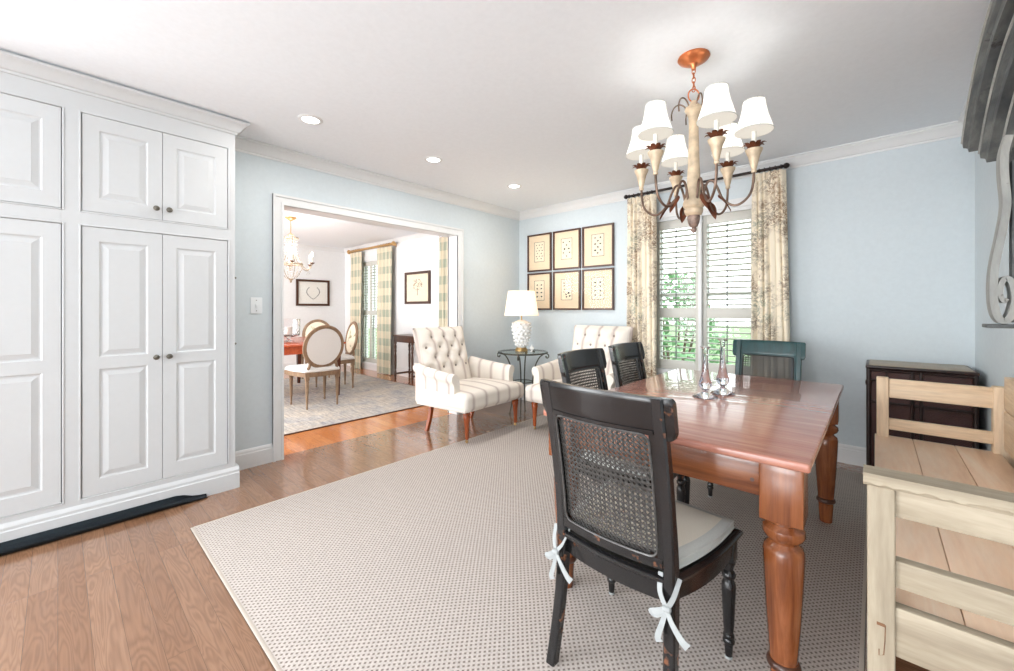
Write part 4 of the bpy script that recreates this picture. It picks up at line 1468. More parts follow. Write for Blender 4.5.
def rod(x0, x1, z, y, r, mat, label, name='curtain_rod'):
    t = thing(name, ((x0 + x1) / 2, y, z), label, 'curtain rod')
    a = (x1 - x0) / 2
    MB().cyl((-a, 0, 0), (a, 0, 0), r, r, 14).build('pole', mat, t)
    for s in (-1, 1):
        f = MB()
        f.lathe([(r, 0), (r * 1.5, 0.006), (r * 0.9, 0.014), (r * 1.6, 0.024), (r * 2.0, 0.036), (r * 1.5, 0.050), (r * 0.8, 0.058), (0, 0.062)], (s * a, 0, 0), 16, Matrix.Rotation(s * PI / 2, 3, 'Y'))
        f.build('finial', mat, t)
        b = MB()
        b.box(s * (a - 0.04) - 0.007, s * (a - 0.04) + 0.007, 0.0, YB - y - 0.001, -0.022, -0.010, 0.002, 1)
        b.box(s * (a - 0.04) - 0.014, s * (a - 0.04) + 0.014, YB - y - 0.008, YB - y - 0.001, -0.05, 0.02, 0.002, 1)
        b.tube([(s * (a - 0.04), (r + 0.004) * math.cos(q), (r + 0.004) * math.sin(q)) for q in rng(PI, 2 * PI, 9)], 0.004, 6)
        b.build('bracket', mat, t)
rod(-1.895, -0.575, 2.357, ROD_Y, 0.012, 'rod_iron', 'dark iron curtain rod with ball finials over the shuttered window')

# ------------------------------------------------------------------ chandelier over the dining table
CHX, CHY = -0.669, 2.119
def chandelier():
    t = thing('chandelier', (CHX, CHY, 0), 'six-arm chandelier with white bell shades and rusty leaves over the dining table', 'chandelier')
    MB().lathe([(0, HC), (0.072, HC), (0.074, HC - 0.006), (0.068, HC - 0.014), (0.056, HC - 0.020), (0.046, HC - 0.028), (0.020, HC - 0.036), (0.012, HC - 0.050), (0.010, HC - 0.062), (0, HC - 0.062)], n=36).build('canopy', 'copper', t)
    ch = MB()
    zz = HC - 0.058
    k = 0
    while zz > 2.275:
        rot = PI / 2 * (k % 2)
        ch.tube([(0.008 * math.cos(a) * math.cos(rot), 0.008 * math.cos(a) * math.sin(rot), zz - 0.012 + 0.015 * math.sin(a)) for a in rng(0, 2 * PI * 11 / 12, 12)], 0.0022, 5, closed=True)
        zz -= 0.022; k += 1
    ch.tube([(0.027 * math.cos(a) * math.cos(YAW), 0.027 * math.cos(a) * math.sin(YAW), 2.250 + 0.032 * math.sin(a)) for a in rng(0, 2 * PI * 23 / 24, 24)], 0.0035, 6, closed=True)
    ch.build('chain', 'copper', t)
    cb = MB()
    cb.lathe([(0, 2.215), (0.012, 2.222), (0.018, 2.212), (0.026, 2.200), (0.040, 2.188), (0.042, 2.178), (0.030, 2.160), (0.024, 2.140), (0.022, 2.10), (0.024, 2.00), (0.027, 1.90),
              (0.031, 1.82), (0.031, 1.78), (0.030, 1.752), (0.036, 1.744), (0.044, 1.732), (0.050, 1.715), (0.048, 1.698), (0.040, 1.690), (0.044, 1.682), (0.042, 1.668), (0.034, 1.655), (0.020, 1.650), (0, 1.650)], n=28)
    cb.build('column', 'antique_cream', t)
    fn = MB()
    fn.lathe([(0, 1.655), (0.027, 1.655), (0.030, 1.645), (0.026, 1.618), (0.018, 1.600), (0.010, 1.594), (0.014, 1.588), (0.014, 1.580), (0.007, 1.570), (0, 1.566)], n=24)
    fn.build('finial', 'finial_brown', t)
    for k in range(6):
        a = math.radians(26) + YAW + k * PI / 3
        ca, sa = math.cos(a), math.sin(a)
        P = lambda r, z: Vector((r * ca, r * sa, z))
        arm = MB()
        path = smooth_path([P(0.036, 1.700), P(0.046, 1.76), P(0.062, 1.808), P(0.085, 1.812), P(0.104, 1.778), P(0.128, 1.718), P(0.168, 1.682), P(0.205, 1.686), P(0.240, 1.722), P(0.253, 1.775), P(0.256, 1.830)], 5)
        arm.tube(path, 0.0058, 8)
        ao = arm.build('arm', 'bronze_arm', t)
        # curled leaf hanging off the low point of the arm
        lf = MB()
        def leaf(u, w, d):
            s = u
            c = Vector((0.108 + 0.055 * s, 0, 1.745 - 0.080 * s + 0.012 * math.sin(PI * s)))
            wid = 0.022 * math.sin(PI * min(1, 0.12 + 0.88 * s)) ** 0.7
            off = (2 * w - 1) * wid
            return Vector((c.x * ca - off * sa, c.x * sa + off * ca, c.z - 0.010 * (2 * w - 1) ** 2 - d - 0.004))
        lf.slab(leaf, rng(0, 1, 9), rng(0, 1, 5), 0.002)
        lf.build('leaf', 'rust_leaf', ao, smooth=70)
        cp = MB()
        cx_, cy_ = 0.256 * ca, 0.256 * sa
        cp.lathe([(0, 1.820), (0.010, 1.820), (0.012, 1.828), (0.009, 1.834), (0.013, 1.845), (0.018, 1.870), (0.025, 1.898), (0.034, 1.918), (0.036, 1.926), (0.030, 1.928), (0, 1.926)], (cx_, cy_, 0), 22)
        cp.build('candle_cup', 'antique_cream', ao)
        ro = MB()
        for q in range(8):
            b = 2 * PI * q / 8
            cb_, sb_ = math.cos(b), math.sin(b)
            def pet(u, w, d):
                r = 0.012 + 0.038 * u
                z = 1.926 + 0.032 * math.sin(PI * 0.62 * u) - 0.006 * u * u
                off = (2 * w - 1) * 0.0125 * math.sin(PI * (0.25 + 0.75 * u)) ** 1.3
                return Vector((cx_ + r * cb_ - off * sb_, cy_ + r * sb_ + off * cb_, z - d))
            ro.slab(pet, rng(0, 1, 6), [0, 0.5, 1], 0.0015)
        ro.build('leaf_rosette', 'rust_leaf', ao, smooth=70)
        MB().cyl((cx_, cy_, 1.926), (cx_, cy_, 2.010), 0.0105, 0.0105, 14).build('candle_sleeve', 'candle_white', ao)
        MB().lathe([(0, 2.008), (0.007, 2.010), (0.012, 2.028), (0.011, 2.045), (0.004, 2.066), (0, 2.070)], (cx_, cy_, 0), 12).build('bulb', 'candle_bulb_glow', ao)
        sh = MB()
        sp = [(0.078, 2.008), (0.077, 2.015), (0.067, 2.045), (0.056, 2.08), (0.049, 2.115), (0.045, 2.150)]
        sh.lathe(sp + [(r - 0.0018, z) for r, z in reversed(sp)] + [sp[0]], (cx_, cy_, 0), 32)
        so = sh.build('lamp_shade', 'silk_shade', ao)
        tr = MB()
        for (r, z) in ((0.078, 2.010), (0.0455, 2.149)):
            tr.tube([(cx_ + r * math.cos(2 * PI * q / 28), cy_ + r * math.sin(2 * PI * q / 28), z) for q in range(28)], 0.0022, 5, closed=True)
        for q in range(6):
            b = 2 * PI * q / 6
            tr.tube([(cx_ + (r + 0.0006) * math.cos(b), cy_ + (r + 0.0006) * math.sin(b), z) for r, z in sp], 0.0010, 4)
        tr.build('shade_trim', 'cushion_edge', so)
        point('chandelier_bulb', (CHX + cx_, CHY + cy_, 2.035), 1.7, 0.035, (1, 0.97, 0.94))
        # little metal curl at the head of the column
        cl = MB()
        cl.tube(smooth_path([P(0.030, 2.180), P(0.045, 2.208), P(0.068, 2.222), P(0.092, 2.212), P(0.104, 2.182), P(0.102, 2.150)], 5), 0.0034, 6)
        cl.build('curl', 'bronze_arm', t)
chandelier()

# ------------------------------------------------------------------ rustic bench by the right wall
def bench():
    x0, x1, y0, y1 = -0.016, 0.484, 1.285, 3.062
    t = thing('bench', (0, 0, 0), 'rustic pale pine bench with slatted arms and chipped paint along the right wall', 'bench')
    for (x, y, m, nm) in ((x0 + 0.001, y0, 'grey_pine_Z', 'near'), (x1 - 0.066, y0, 'grey_pine_Z', 'near'), (x0 + 0.020, y1 - 0.06, 'pine_Z', 'far'), (x1 - 0.066, y1 - 0.06, 'pine_Z', 'far')):
        pm = MB()
        pm.box(x, x + (0.049 if x < 0.2 else 0.066) , y, y + 0.058, 0, 0.777 if nm == 'near' else 0.818, 0.005, 2)
        po = pm.build('post', m, t)
    # chipped slab on the near arm: ragged front edge
    sl = MB()
    rnd = random.Random(3)
    n = 40
    xs = rng(x0 - 0.006, x1, n)
    loops = []
    for x in xs:
        j = rnd.uniform(-0.004, 0.004); k = rnd.uniform(0, 0.007)
        loops.append([(x, y0 - 0.005 + j * 0.5, 0.780 + k), (x, y0 - 0.004 + j * 0.5, 0.798), (x, y0, 0.804), (x, y0 + 0.062, 0.805), (x, y0 + 0.064, 0.800), (x, y0 + 0.064, 0.777), (x, y0 + 0.002, 0.776)])
    sl.loft(loops)
    sl.build('arm_cap', 'grey_pine_X', t, smooth=30)
    for (za, zb) in ((0.712, 0.775), (0.550, 0.612)):
        r = MB(); r.box(x0 + 0.048, x1 - 0.060, y0 + 0.010, y0 + 0.040, za, zb, 0.003, 1)
        r.build('arm_rail', 'grey_pine_X', t)
    ap = MB(); ap.box(x0 + 0.048, x1 - 0.060, y0 + 0.008, y0 + 0.036, 0.392, 0.506, 0.003, 1); ap.build('apron', 'grey_pine_X', t)
    for (za, zb) in ((0.712, 0.812), (0.540, 0.598)):
        r = MB(); r.box(x0 + 0.070, x1 - 0.060, y1 - 0.048, y1 - 0.020, za, zb, 0.003, 1)
        r.build('arm_rail', 'pine_X', t)
    ap = MB(); ap.box(x0 + 0.03, x0 + 0.056, y0 + 0.05, y1 - 0.05, 0.392, 0.470, 0.003, 1); ap.build('apron', 'pine_Y', t)
    ap = MB(); ap.box(x0 + 0.064, x1 - 0.060, y1 - 0.05, y1 - 0.02, 0.392, 0.470, 0.003, 1); ap.build('apron', 'pine_X', t)
    st = MB()
    for i in range(3):
        xa = x0 + 0.012 + i * 0.150
        st.box(xa + 0.0008, xa + 0.1492, y0 + 0.036, y1 - 0.014 if i else y1 - 0.014, 0.470, 0.500, 0.003, 1)
    st.build('seat', 'pine_seat', t)
    bk = MB()
    bk.box(x1 - 0.036, x1 - 0.006, y0 + 0.058, y1 - 0.075, 0.72, 0.872, 0.003, 1)
    bk.box(x1 - 0.036, x1 - 0.006, y0 + 0.058, y1 - 0.075, 0.530, 0.712, 0.003, 1)
    bk.build('backrest', 'pine_Y', t)
    lo = MB()
    lo.box(x0 + 0.030, x0 + 0.055, y0 + 0.05, y1 - 0.05, 0.10, 0.17, 0.003, 1)
    lo.build('stretcher', 'pine_Y', t)
    # mortise mark on the near post
    mk = MB()
    mk.box(x0 + 0.018, x0 + 0.032, y0 - 0.0008, y0 + 0.004, 0.455, 0.462)
    mk.tube([(x0 + 0.033, y0 + 0.0002, 0.46), (x0 + 0.032, y0 + 0.0002, 0.42), (x0 + 0.030, y0 + 0.0002, 0.39), (x0 + 0.022, y0 + 0.0002, 0.385), (x0 + 0.022, y0 + 0.0002, 0.40)], 0.0012, 5)
    mk.build('mortise_mark', 'ink_brown', t)
bench()

# ------------------------------------------------------------------ dark wicker chest
def chest():
    x0, x1, y0, y1, H = -0.046, 0.455, 3.66, 4.066, 0.805
    t = thing('wicker_chest', ((x0 + x1) / 2, (y0 + y1) / 2, RZ), 'dark brown wicker chest with beige top in the corner behind the bench', 'chest')
    a, b = (x1 - x0) / 2, (y1 - y0) / 2
    MB().box(-a + 0.014, a - 0.014, -b + 0.014, b - 0.010, 0.06, H - 0.03, 0.004, 1).build('basket', 'wicker', t)
    f = MB()
    for sx in (-1, 1):
        for sy in (-1, 1):
            f.cyl((sx * (a - 0.012), sy * (b - 0.012), 0), (sx * (a - 0.012), sy * (b - 0.012), H - 0.02), 0.013, 0.013, 10)
    for z in (0.08, 0.56, H - 0.10, H - 0.035):
        for sy in (-1, 1): f.cyl((-a + 0.012, sy * (b - 0.008), z), (a - 0.012, sy * (b - 0.008), z), 0.009, 0.009, 8)
        for sx in (-1, 1): f.cyl((sx * (a - 0.008), -b + 0.012, z), (sx * (a - 0.008), b - 0.012, z), 0.009, 0.009, 8)
    for x in (0.01, -0.03):
        f.cyl((x, -b + 0.006, 0.07), (x, -b + 0.006, H - 0.03), 0.009, 0.009, 8)
    f.cyl((-a + 0.10, -b + 0.006, 0.07), (-a + 0.10, -b + 0.006, H - 0.03), 0.006, 0.006, 8)
    for sx in (-1, 1):
        for z in (0.09, H - 0.12):
            f.lathe([(0.016, -0.016), (0.018, 0), (0.016, 0.016)], (sx * (a - 0.012), -b + 0.012, z), 10)
    f.build('cane_frame', 'wicker_frame', t)
    top = MB()
    top.box(-a - 0.004, a + 0.004, -b - 0.004, b, H - 0.025, H - 0.003, 0.008, 2)
    lid = top.build('lid', 'wicker_frame', t)
    MB().box(-a + 0.014, a - 0.014, -b + 0.014, b - 0.016, H - 0.006, H, 0.002, 1).build('lid_panel', 'wicker_top', lid)
chest()

# ------------------------------------------------------------------ carved wall ornament
def ornament():
    t = thing('wall_ornament', (XR, 0, 0), 'weathered grey arched window surround with scroll bracket hung high on the right wall', 'wall ornament')
    yc = 2.24
    def arc(half, rise, zs):
        R = (half * half + rise * rise) / (2 * rise)
        a1 = math.asin(min(1, half / R))
        return [(yc + R * math.sin(a), zs + rise - R + R * math.cos(a)) for a in rng(a1, -a1, 36)]
    def band(name, half, rise, zs, proj, th, mat):
        mb = MB()
        pts = arc(half, rise, zs)
        loops = []
        prof = [(0.0, 0.0), (proj - 0.012, 0.0), (proj, 0.010), (proj, th * 0.5), (proj - 0.014, th * 0.62), (proj - 0.016, th), (0.0, th)]
        for i, (y, z) in enumerate(pts):
            p, q = pts[max(0, i - 1)], pts[min(len(pts) - 1, i + 1)]
            d = Vector((q[0] - p[0], q[1] - p[1])).normalized()
            nrm = Vector((d.y, -d.x)) if True else None
            if nrm.y < 0: nrm = -nrm
            loops.append([(-o, y - nrm.x * h, z - nrm.y * h) for o, h in prof])
        mb.loft(loops)
        mb.build(name, mat, t, smooth=35)
    band('arch_moulding', 0.86, 0.33, 2.035, 0.162, 0.085, 'weathered')
    band('arch_moulding', 0.80, 0.31, 1.955, 0.112, 0.085, 'weathered')
    band('arch_moulding', 0.72, 0.29, 1.885, 0.060, 0.080, 'weathered')
    for (hf, rs, zs, pj) in ((0.86, 0.33, 2.035, 0.162), (0.80, 0.31, 1.955, 0.112), (0.72, 0.29, 1.885, 0.060)):
        bd = MB()
        bd.tube([(-pj, y, z) for y, z in arc(hf, rs, zs)], 0.006, 6)
        bd.build('arch_bead', 'weathered_light', t)
    # board behind the brackets
    mb = MB()
    pts = arc(0.66, 0.27, 1.83)
    mb.prism(pts + [(pts[-1][0], 1.13), (pts[-1][0] + 0.20, 1.13), (pts[-1][0] + 0.20, 1.74), (pts[0][0] - 0.20, 1.74), (pts[0][0] - 0.20, 1.13), (pts[0][0], 1.13)], 'X', -0.001, -0.022)
    mb.build('frame_board', 'weathered_light', t, smooth=0)
    for s in (1, -1):
        # console bracket: strap bent to an S and a volute in the plane across the wall
        raw = [(-0.085, 1.90), (-0.098, 1.83), (-0.098, 1.74), (-0.092, 1.62), (-0.105, 1.50), (-0.118, 1.41), (-0.126, 1.33), (-0.127, 1.235), (-0.118, 1.165), (-0.100, 1.140), (-0.080, 1.165),
               (-0.070, 1.225), (-0.076, 1.290), (-0.092, 1.318), (-0.106, 1.296), (-0.109, 1.252), (-0.100, 1.222), (-0.090, 1.232)]
        path = smooth_path([(x, 0, z) for x, z in raw], 5)
        ya = 2.60 if s > 0 else 2 * yc - 2.60
        yb_ = ya + s * 0.075
        sc = MB()
        loops = []
        for i, p in enumerate(path):
            d = (path[min(i + 1, len(path) - 1)] - path[max(0, i - 1)]).normalized()
            n = Vector((d.z, 0, -d.x))
            k = i / (len(path) - 1)
            w = 0.0115 if k < 0.6 else 0.0115 - 0.006 * (k - 0.6) / 0.4
            A = Vector((0, ya, 0)); B = Vector((0, yb_, 0))
            loops.append([p + n * w + A, p - n * w + A, p - n * w + B, p + n * w + B])
        sc.loft(loops)
        so = sc.build('scroll_bracket', 'weathered_light', t, smooth=50)
        wb = MB()
        wb.box(-0.078, -0.003, ya + s * 0.012, yb_ - s * 0.012, 1.135, 1.80, 0.004, 1)
        wb.build('web', 'weathered', so)
        b = MB()
        b.box(-0.148, -0.001, ya - s * 0.012, yb_ + s * 0.02, 1.112, 1.127, 0.003, 1)
        b.build('foot_ledge', 'weathered', so)
ornament()

# ------------------------------------------------------------------ next room
def far_rug():
    t = thing('area_rug', (-5.75, 2.05, 0), 'faded blue and beige patterned rug in the next dining room', 'rug')
    MB().box(-1.64, 1.64, -1.6, 1.6, 0, 0.0092, 0.003, 1).build('pile', 'faded_rug', t)
    e = MB()
    for (p, q, r, s) in ((-1.65, -1.63, -1.61, 1.61), (1.63, 1.65, -1.61, 1.61), (-1.65, 1.65, -1.61, -1.59), (-1.65, 1.65, 1.59, 1.61)):
        e.box(p, q, r, s, 0, 0.0098, 0.002, 1)
    e.build('edging', 'mahogany', t)
far_rug()

def far_table():
    t = thing('dining_table', (-6.12, 2.13, 0.0100), 'red mahogany dining table in the next room behind the oval-back chair', 'table')
    MB().box(-0.75, 0.75, -0.52, 0.52, 0.699, 0.726, 0.010, 2).build('tabletop', 'red_mahogany', t)
    a = MB()
    for s in (-1, 1):
        a.box(-0.68, 0.68, s * 0.44 - 0.011, s * 0.44 + 0.011, 0.635, 0.726, 0.002, 1)
        a.box(s * 0.67 - 0.011, s * 0.67 + 0.011, -0.44, 0.44, 0.600, 0.700, 0.002, 1)
    a.build('apron', 'red_mahogany', t)
    for sx in (-1, 1):
        for sy in (-1, 1):
            l = MB()
            x, y = sx * 0.67, sy * 0.44
            l.loft([[(x - w, y - w, z), (x + w, y - w, z), (x + w, y + w, z), (x - w, y + w, z)] for w, z in ((0.018, 0), (0.020, 0.05), (0.031, 0.58), (0.034, 0.60), (0.034, 0.700))])
            l.build('leg', 'cherry_dark', t)
far_table()

def oval_chair(label):
    """local frame faces +Y"""
    t = thing('oval_back_chair', (0, 0, 0), label, 'chair', group='oval-back chairs round the far dining table')
    by, bz, ra, rb_ = -0.245, 0.725, 0.208, 0.225
    tilt = math.radians(9)
    def op(k, a, b):
        x = a * math.cos(k); v = b * math.sin(k)
        return Vector((x, by - v * math.sin(tilt), bz + v * math.cos(tilt)))
    fr = MB()
    loops = []
    n = 36
    for i in range(n):
        k = 2 * PI * i / n
        loops.append([op(k, ra, rb_) + Vector((0, -0.018, 0)), op(k, ra + 0.034, rb_ + 0.034) + Vector((0, -0.012, 0)), op(k, ra + 0.040, rb_ + 0.040), op(k, ra + 0.034, rb_ + 0.034) + Vector((0, 0.014, 0)), op(k, ra, rb_) + Vector((0, 0.018, 0)), op(k, ra - 0.012, rb_ - 0.012)])
    loops.append(loops[0])
    fr.loft(loops, cap=False)
    # posts from oval down to the seat
    for s in (-1, 1):
        p0 = op(-PI / 2 + s * 0.75, ra + 0.012, rb_ + 0.012)
        fr.tube(smooth_path([p0, (s * 0.160, by + 0.020, 0.500), (s * 0.175, by + 0.040, 0.455), (s * 0.180, by + 0.045, 0.40)], 5), [0.017] * 16, 8)
    fr.build('back_frame', 'bleached_oak', t, smooth=50)
    for yo, m, nm in ((-0.014, 'oval_cloth', 'back_cover'), (0.006, 'sprig_cloth', 'back_pad')):
        pd = MB()
        pts = [[op(2 * PI * i / n, (ra - 0.004) * q, (rb_ - 0.004) * q) + Vector((0, yo + (0.012 if yo > 0 else -0.004) * (1 - q * q), 0)) for i in range(n)] for q in (1, 0.7, 0.4, 0.05)]
        pd.loft(pts, cap=False); pd.add(pts[-1], [tuple(range(n))])
        pd.build(nm, m, t, smooth=80)
    O = lambda o, z: [(x * 1.10, y * 1.12, z) for x, y in chair_outline(o)]
    s = MB(); s.loft([O(-0.012, 0.375), O(-0.004, 0.380), O(-0.002, 0.425), O(-0.01, 0.43)])
    s.build('seat_frame', 'bleached_oak', t)
    c = MB(); c.loft([O(-0.012, 0.428), O(-0.006, 0.44), O(-0.010, 0.465), O(-0.03, 0.482), O(-0.09, 0.492), O(-0.15, 0.494)])
    c.build('seat', 'oval_cloth', t, smooth=75)
    prof = [(0, 0), (0.010, 0), (0.012, 0.02), (0.010, 0.035), (0.014, 0.10), (0.020, 0.28), (0.022, 0.315), (0.017, 0.325), (0.023, 0.333), (0.023, 0.340), (0.020, 0.342), (0, 0.342)]
    for sx in (-1, 1):
        for y, q in ((0.205, 0.205), (-0.205, 0.180)):
            l = MB()
            l.lathe(prof, (sx * q, y, 0), 14)
            l.box(sx * q - 0.022, sx * q + 0.022, y - 0.022, y + 0.022, 0.34, 0.42, 0.003, 1)
            l.build('leg', 'bleached_oak', t)
    return t
oc = oval_chair('bleached wood oval-back chair seen from behind at the near end of the far table')
oc.location = (-5.13, 2.135, 0.010); oc.rotation_euler = (0, 0, PI / 2)
for (x, y, rz, lb) in ((-5.98, 2.775, PI - 0.15, 'oval-back chair at the window side of the far dining table, seen at an angle'),
                       (-7.20, 3.02, -PI / 2 - 0.45, 'oval-back chair facing the viewer beyond the far table, mostly hidden by the nearest one'),
                       (-6.05, 1.60, 0.0, 'oval-back chair on the left side of the far table, cut off by the opening frame')):
    c = copy_tree(oc)
    c.location = (x, y, 0.010); c.rotation_euler = (0, 0, rz); c['label'] = lb

def hurricane():
    t = thing('glass_hurricane', (-6.02, 2.145, 0.7365), 'clear glass hurricane vase standing on the far dining table', 'vase')
    MB().lathe([(0, 0), (0.07, 0), (0.072, 0.008), (0.03, 0.02), (0.02, 0.04), (0.03, 0.055), (0.09, 0.065), (0.13, 0.075), (0.142, 0.10), (0.142, 0.30), (0.146, 0.31), (0.142, 0.31), (0.136, 0.30), (0.136, 0.10), (0.12, 0.082), (0, 0.075)], n=30).build('bowl', 'crystal', t)
    c = MB(); c.lathe([(0, 0.076), (0.045, 0.076), (0.045, 0.20), (0.038, 0.205), (0, 0.203)], n=20)
    c.build('candle', 'candle_white', t)
hurricane()

def big_picture(wall, c0, c1, z0, z1, label, motif):
    """framed botanical drawing on the far room walls"""
    if wall == 'Y': t = thing('framed_picture', ((c0 + c1) / 2, YB, (z0 + z1) / 2), label, 'picture')
    else: t = thing('framed_picture', (XF, (c0 + c1) / 2, (z0 + z1) / 2), label, 'picture', PI / 2)
    a, b = (c1 - c0) / 2, (z1 - z0) / 2
    w = 0.042
    fr = MB()
    for q in ([(-a, -b), (a, -b), (a - w, -b + w), (-a + w, -b + w)], [(-a, b), (a, b), (a - w, b - w), (-a + w, b - w)],
              [(-a, -b), (-a + w, -b + w), (-a + w, b - w), (-a, b)], [(a, -b), (a - w, -b + w), (a - w, b - w), (a, b)]):
        fr.prism(q, 'Y', -0.03, -0.001)
    fr.build('frame', 'dark_frame', t, smooth=0)
    mt = MB().box(-a + w - 0.003, a - w + 0.003, -0.012, -0.002, -b + w - 0.003, b - w + 0.003).build('mat', 'white_mat' if motif == 'wreath' else 'print_paper', t, smooth=0)
    dr = MB()
    rnd = random.Random(5)
    if motif == 'tree':
        dr.box(-0.006, 0.006, -0.0135, -0.011, -0.13, 0.0)
        for k in range(70):
            ang, q = rnd.uniform(0, 2 * PI), 0.11 * math.sqrt(rnd.random())
            x, z = q * 1.25 * math.cos(ang), 0.055 + q * 0.85 * math.sin(ang)
            dr.prism([(x - 0.010, z), (x, z - 0.007), (x + 0.010, z), (x, z + 0.007)], 'Y', -0.0135, -0.011)
    else:
        for s in (-1, 1):
            for k in range(16):
                u = k / 15
                x, z = s * (0.02 + 0.105 * math.sin(u * PI * 0.8)), -0.12 + 0.22 * u
                dr.prism([(x - 0.013, z), (x, z - 0.010), (x + 0.013, z + 0.006), (x, z + 0.012)], 'Y', -0.0135, -0.011)
        dr.box(-0.003, 0.003, -0.0135, -0.011, -0.15, -0.10)
    dr.build('drawing', 'ink_brown' if motif == 'tree' else 'ink_pale', mt, smooth=0)
    MB().box(-a + w - 0.002, a - w + 0.002, -0.0185, -0.0175, -b + w - 0.002, b - w + 0.002).build('glass', 'picture_glass', t, smooth=0)
big_picture('Y', -6.09, -5.38, 1.27, 1.815, 'brown framed drawing of a tree on the white wall above the console table', 'tree')
big_picture('X', 3.10, 3.75, 1.245, 1.765, 'dark framed pale wreath drawing on the far white wall', 'wreath')

curtain('plaid_curtain', -7.89, -7.48, 2.30, 0.012, YB - 0.10, 'plaid', 'green and cream plaid curtain panel left of the far room window', 5, 0.03, 'plaid curtains in the next room', rr=0.030)
curtain('plaid_curtain', -6.88, -6.40, 2.30, 0.012, YB - 0.10, 'plaid', 'green and cream plaid curtain panel between far window and console table', 5, 0.03, 'plaid curtains in the next room', rr=0.030)
curtain('plaid_curtain', -5.04, -4.77, 2.28, 0.012, YB - 0.10, 'plaid', 'green plaid curtain panel just inside the cased opening, above the striped armchair', 4, 0.03, 'plaid curtains in the next room', rr=0.030)
rod(-7.93, -6.35, 2.342, YB - 0.10, 0.022, 'gilt', 'gilded wooden curtain rod over the far room window')

def console():
    t = thing('console_table', (-5.675, 3.905, 0), 'narrow dark console table with turned legs against the white wall in the next room', 'table')
    a, b, H = 0.275, 0.165, 0.755
    MB().box(-a, a, -b, b, H - 0.022, H, 0.006, 2).build('tabletop', 'mahogany', t)
    ap = MB()
    for s in (-1, 1):
        ap.box(-a + 0.03, a - 0.03, s * (b - 0.02) - 0.009, s * (b - 0.02) + 0.009, H - 0.115, H - 0.02, 0.002, 1)
        ap.box(s * (a - 0.03) - 0.009, s * (a - 0.03) + 0.009, -b + 0.02, b - 0.02, H - 0.115, H - 0.02, 0.002, 1)
    ap.build('apron', 'mahogany', t)
    prof = [(0, 0), (0.012, 0), (0.017, 0.03), (0.013, 0.06), (0.018, 0.075), (0.018, 0.15), (0.012, 0.165), (0.017, 0.20), (0.020, 0.40), (0.013, 0.46), (0.020, 0.49), (0.015, 0.51), (0.022, 0.56), (0.014, 0.60), (0.022, 0.615), (0.022, H - 0.02), (0, H - 0.02)]
    for sx in (-1, 1):
        for sy in (-1, 1):
            l = MB(); l.lathe(prof, (sx * (a - 0.035), sy * (b - 0.028), 0), 14); l.build('leg', 'mahogany', t)
    st = MB()
    for s in (-1, 1):
        st.box(s * (a - 0.035) - 0.010, s * (a - 0.035) + 0.010, -b + 0.03, b - 0.03, 0.095, 0.125, 0.003, 1)
    st.box(-a + 0.04, a - 0.04, b - 0.040, b - 0.018, 0.095, 0.125, 0.003, 1)
    st.build('stretcher', 'mahogany', t)
console()

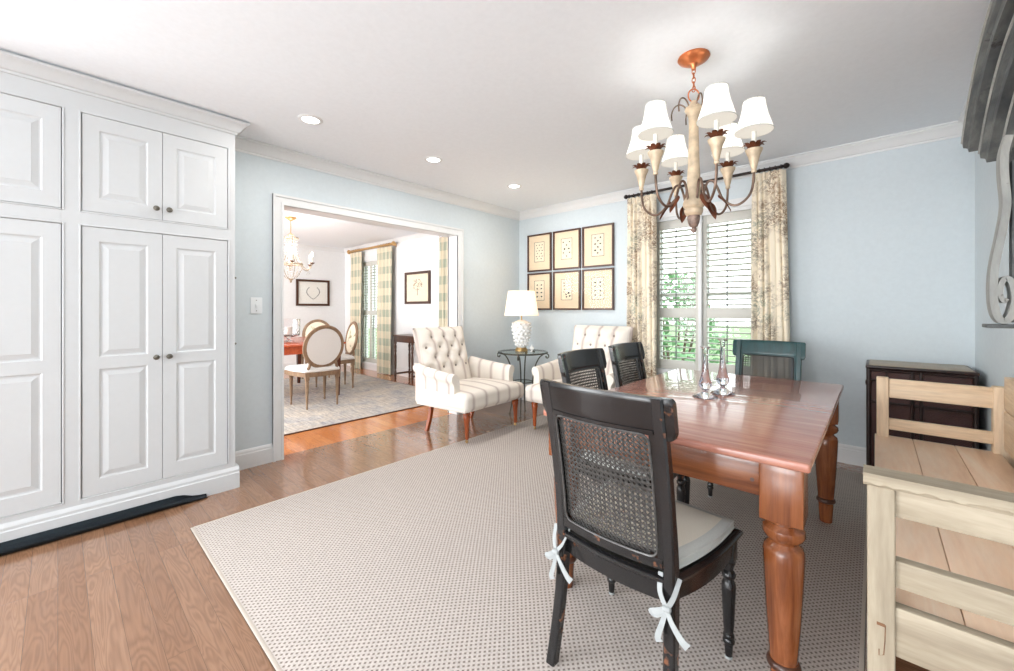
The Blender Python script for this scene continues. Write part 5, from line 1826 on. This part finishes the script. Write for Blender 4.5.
def far_chandelier():
    x, y = -5.93, 2.14
    t = thing('chandelier', (x, y, 0), 'small gilt crystal basket chandelier hanging in the next dining room', 'chandelier')
    MB().lathe([(0, HC), (0.075, HC), (0.07, HC - 0.015), (0.03, HC - 0.04), (0.012, HC - 0.05), (0, HC - 0.05)], n=22).build('canopy', 'gilt', t)
    c = MB(); c.cyl((0, 0, HC - 0.05), (0, 0, 2.20), 0.006, 0.006, 8); c.build('chain', 'gilt', t)
    f = MB()
    R1, R2 = 0.095, 0.145
    for (r, z, q) in ((R1, 2.16, 0.006), (R2, 1.80, 0.009)):
        f.tube([(r * math.cos(2 * PI * k / 28), r * math.sin(2 * PI * k / 28), z) for k in range(28)], q, 6, closed=True)
    for k in range(6):
        a = 2 * PI * k / 6
        f.tube(smooth_path([(p * math.cos(a), p * math.sin(a), z) for p, z in ((0.01, 2.22), (0.05, 2.17), (0.055, 2.05), (0.085, 1.92), (R2, 1.80))], 4), 0.004, 5)
        f.tube(smooth_path([(p * math.cos(a), p * math.sin(a), z) for p, z in ((R2, 1.80), (0.13, 1.72), (0.08, 1.63), (0.015, 1.59))], 4), 0.004, 5)
    f.lathe([(0, 1.60), (0.025, 1.60), (0.03, 1.59), (0.012, 1.57), (0.015, 1.555), (0, 1.54)], n=14)
    f.build('basket_frame', 'aged_brass', t)
    bd = MB()
    for k in range(18):
        a = 2 * PI * k / 18
        for j in range(9):
            u = j / 8
            r = R1 + (R2 - R1) * u - 0.045 * math.sin(PI * u); z = 2.155 - 0.35 * u
            bd.rbox((r * math.cos(a), r * math.sin(a), z), (0.014, 0.014, 0.018), 0.0068, 1)
        for j in range(1, 6):
            u = j / 6
            r = R2 * math.cos(u * PI / 2 * 0.95); z = 1.80 - 0.19 * math.sin(u * PI / 2)
            bd.rbox((r * math.cos(a), r * math.sin(a), z), (0.014, 0.014, 0.018), 0.0068, 1)
    bd.build('crystal_strands', 'crystal', t)
    for k in range(6):
        a = 2 * PI * k / 6 + 0.75
        ca, sa = math.cos(a), math.sin(a)
        m = MB()
        m.tube(smooth_path([(p * ca, p * sa, z) for p, z in ((R2, 1.80), (0.19, 1.74), (0.25, 1.73), (0.29, 1.80))], 5), 0.006, 6)
        ao = m.build('arm', 'aged_brass', t)
        MB().lathe([(0, 1.795), (0.012, 1.795), (0.032, 1.815), (0.034, 1.82), (0, 1.82)], (0.29 * ca, 0.29 * sa, 0), 14).build('drip_pan', 'bronze_arm', ao)
        MB().cyl((0.29 * ca, 0.29 * sa, 1.82), (0.29 * ca, 0.29 * sa, 1.90), 0.013, 0.013, 10).build('candle_sleeve', 'candle_white', ao)
        MB().lathe([(0, 1.90), (0.012, 1.905), (0.017, 1.925), (0.010, 1.955), (0, 1.972)], (0.29 * ca, 0.29 * sa, 0), 10).build('bulb', 'candle_bulb_glow', ao)
        d = MB()
        d.lathe([(0, 1.66), (0.010, 1.68), (0.006, 1.70), (0, 1.712)], (0.25 * ca, 0.25 * sa, 0), 8)
        d.build('pendant', 'crystal', ao)
    point('far_chandelier_bulbs', (x, y, 2.02), 14, 0.10, (1, 0.93, 0.84))
far_chandelier()
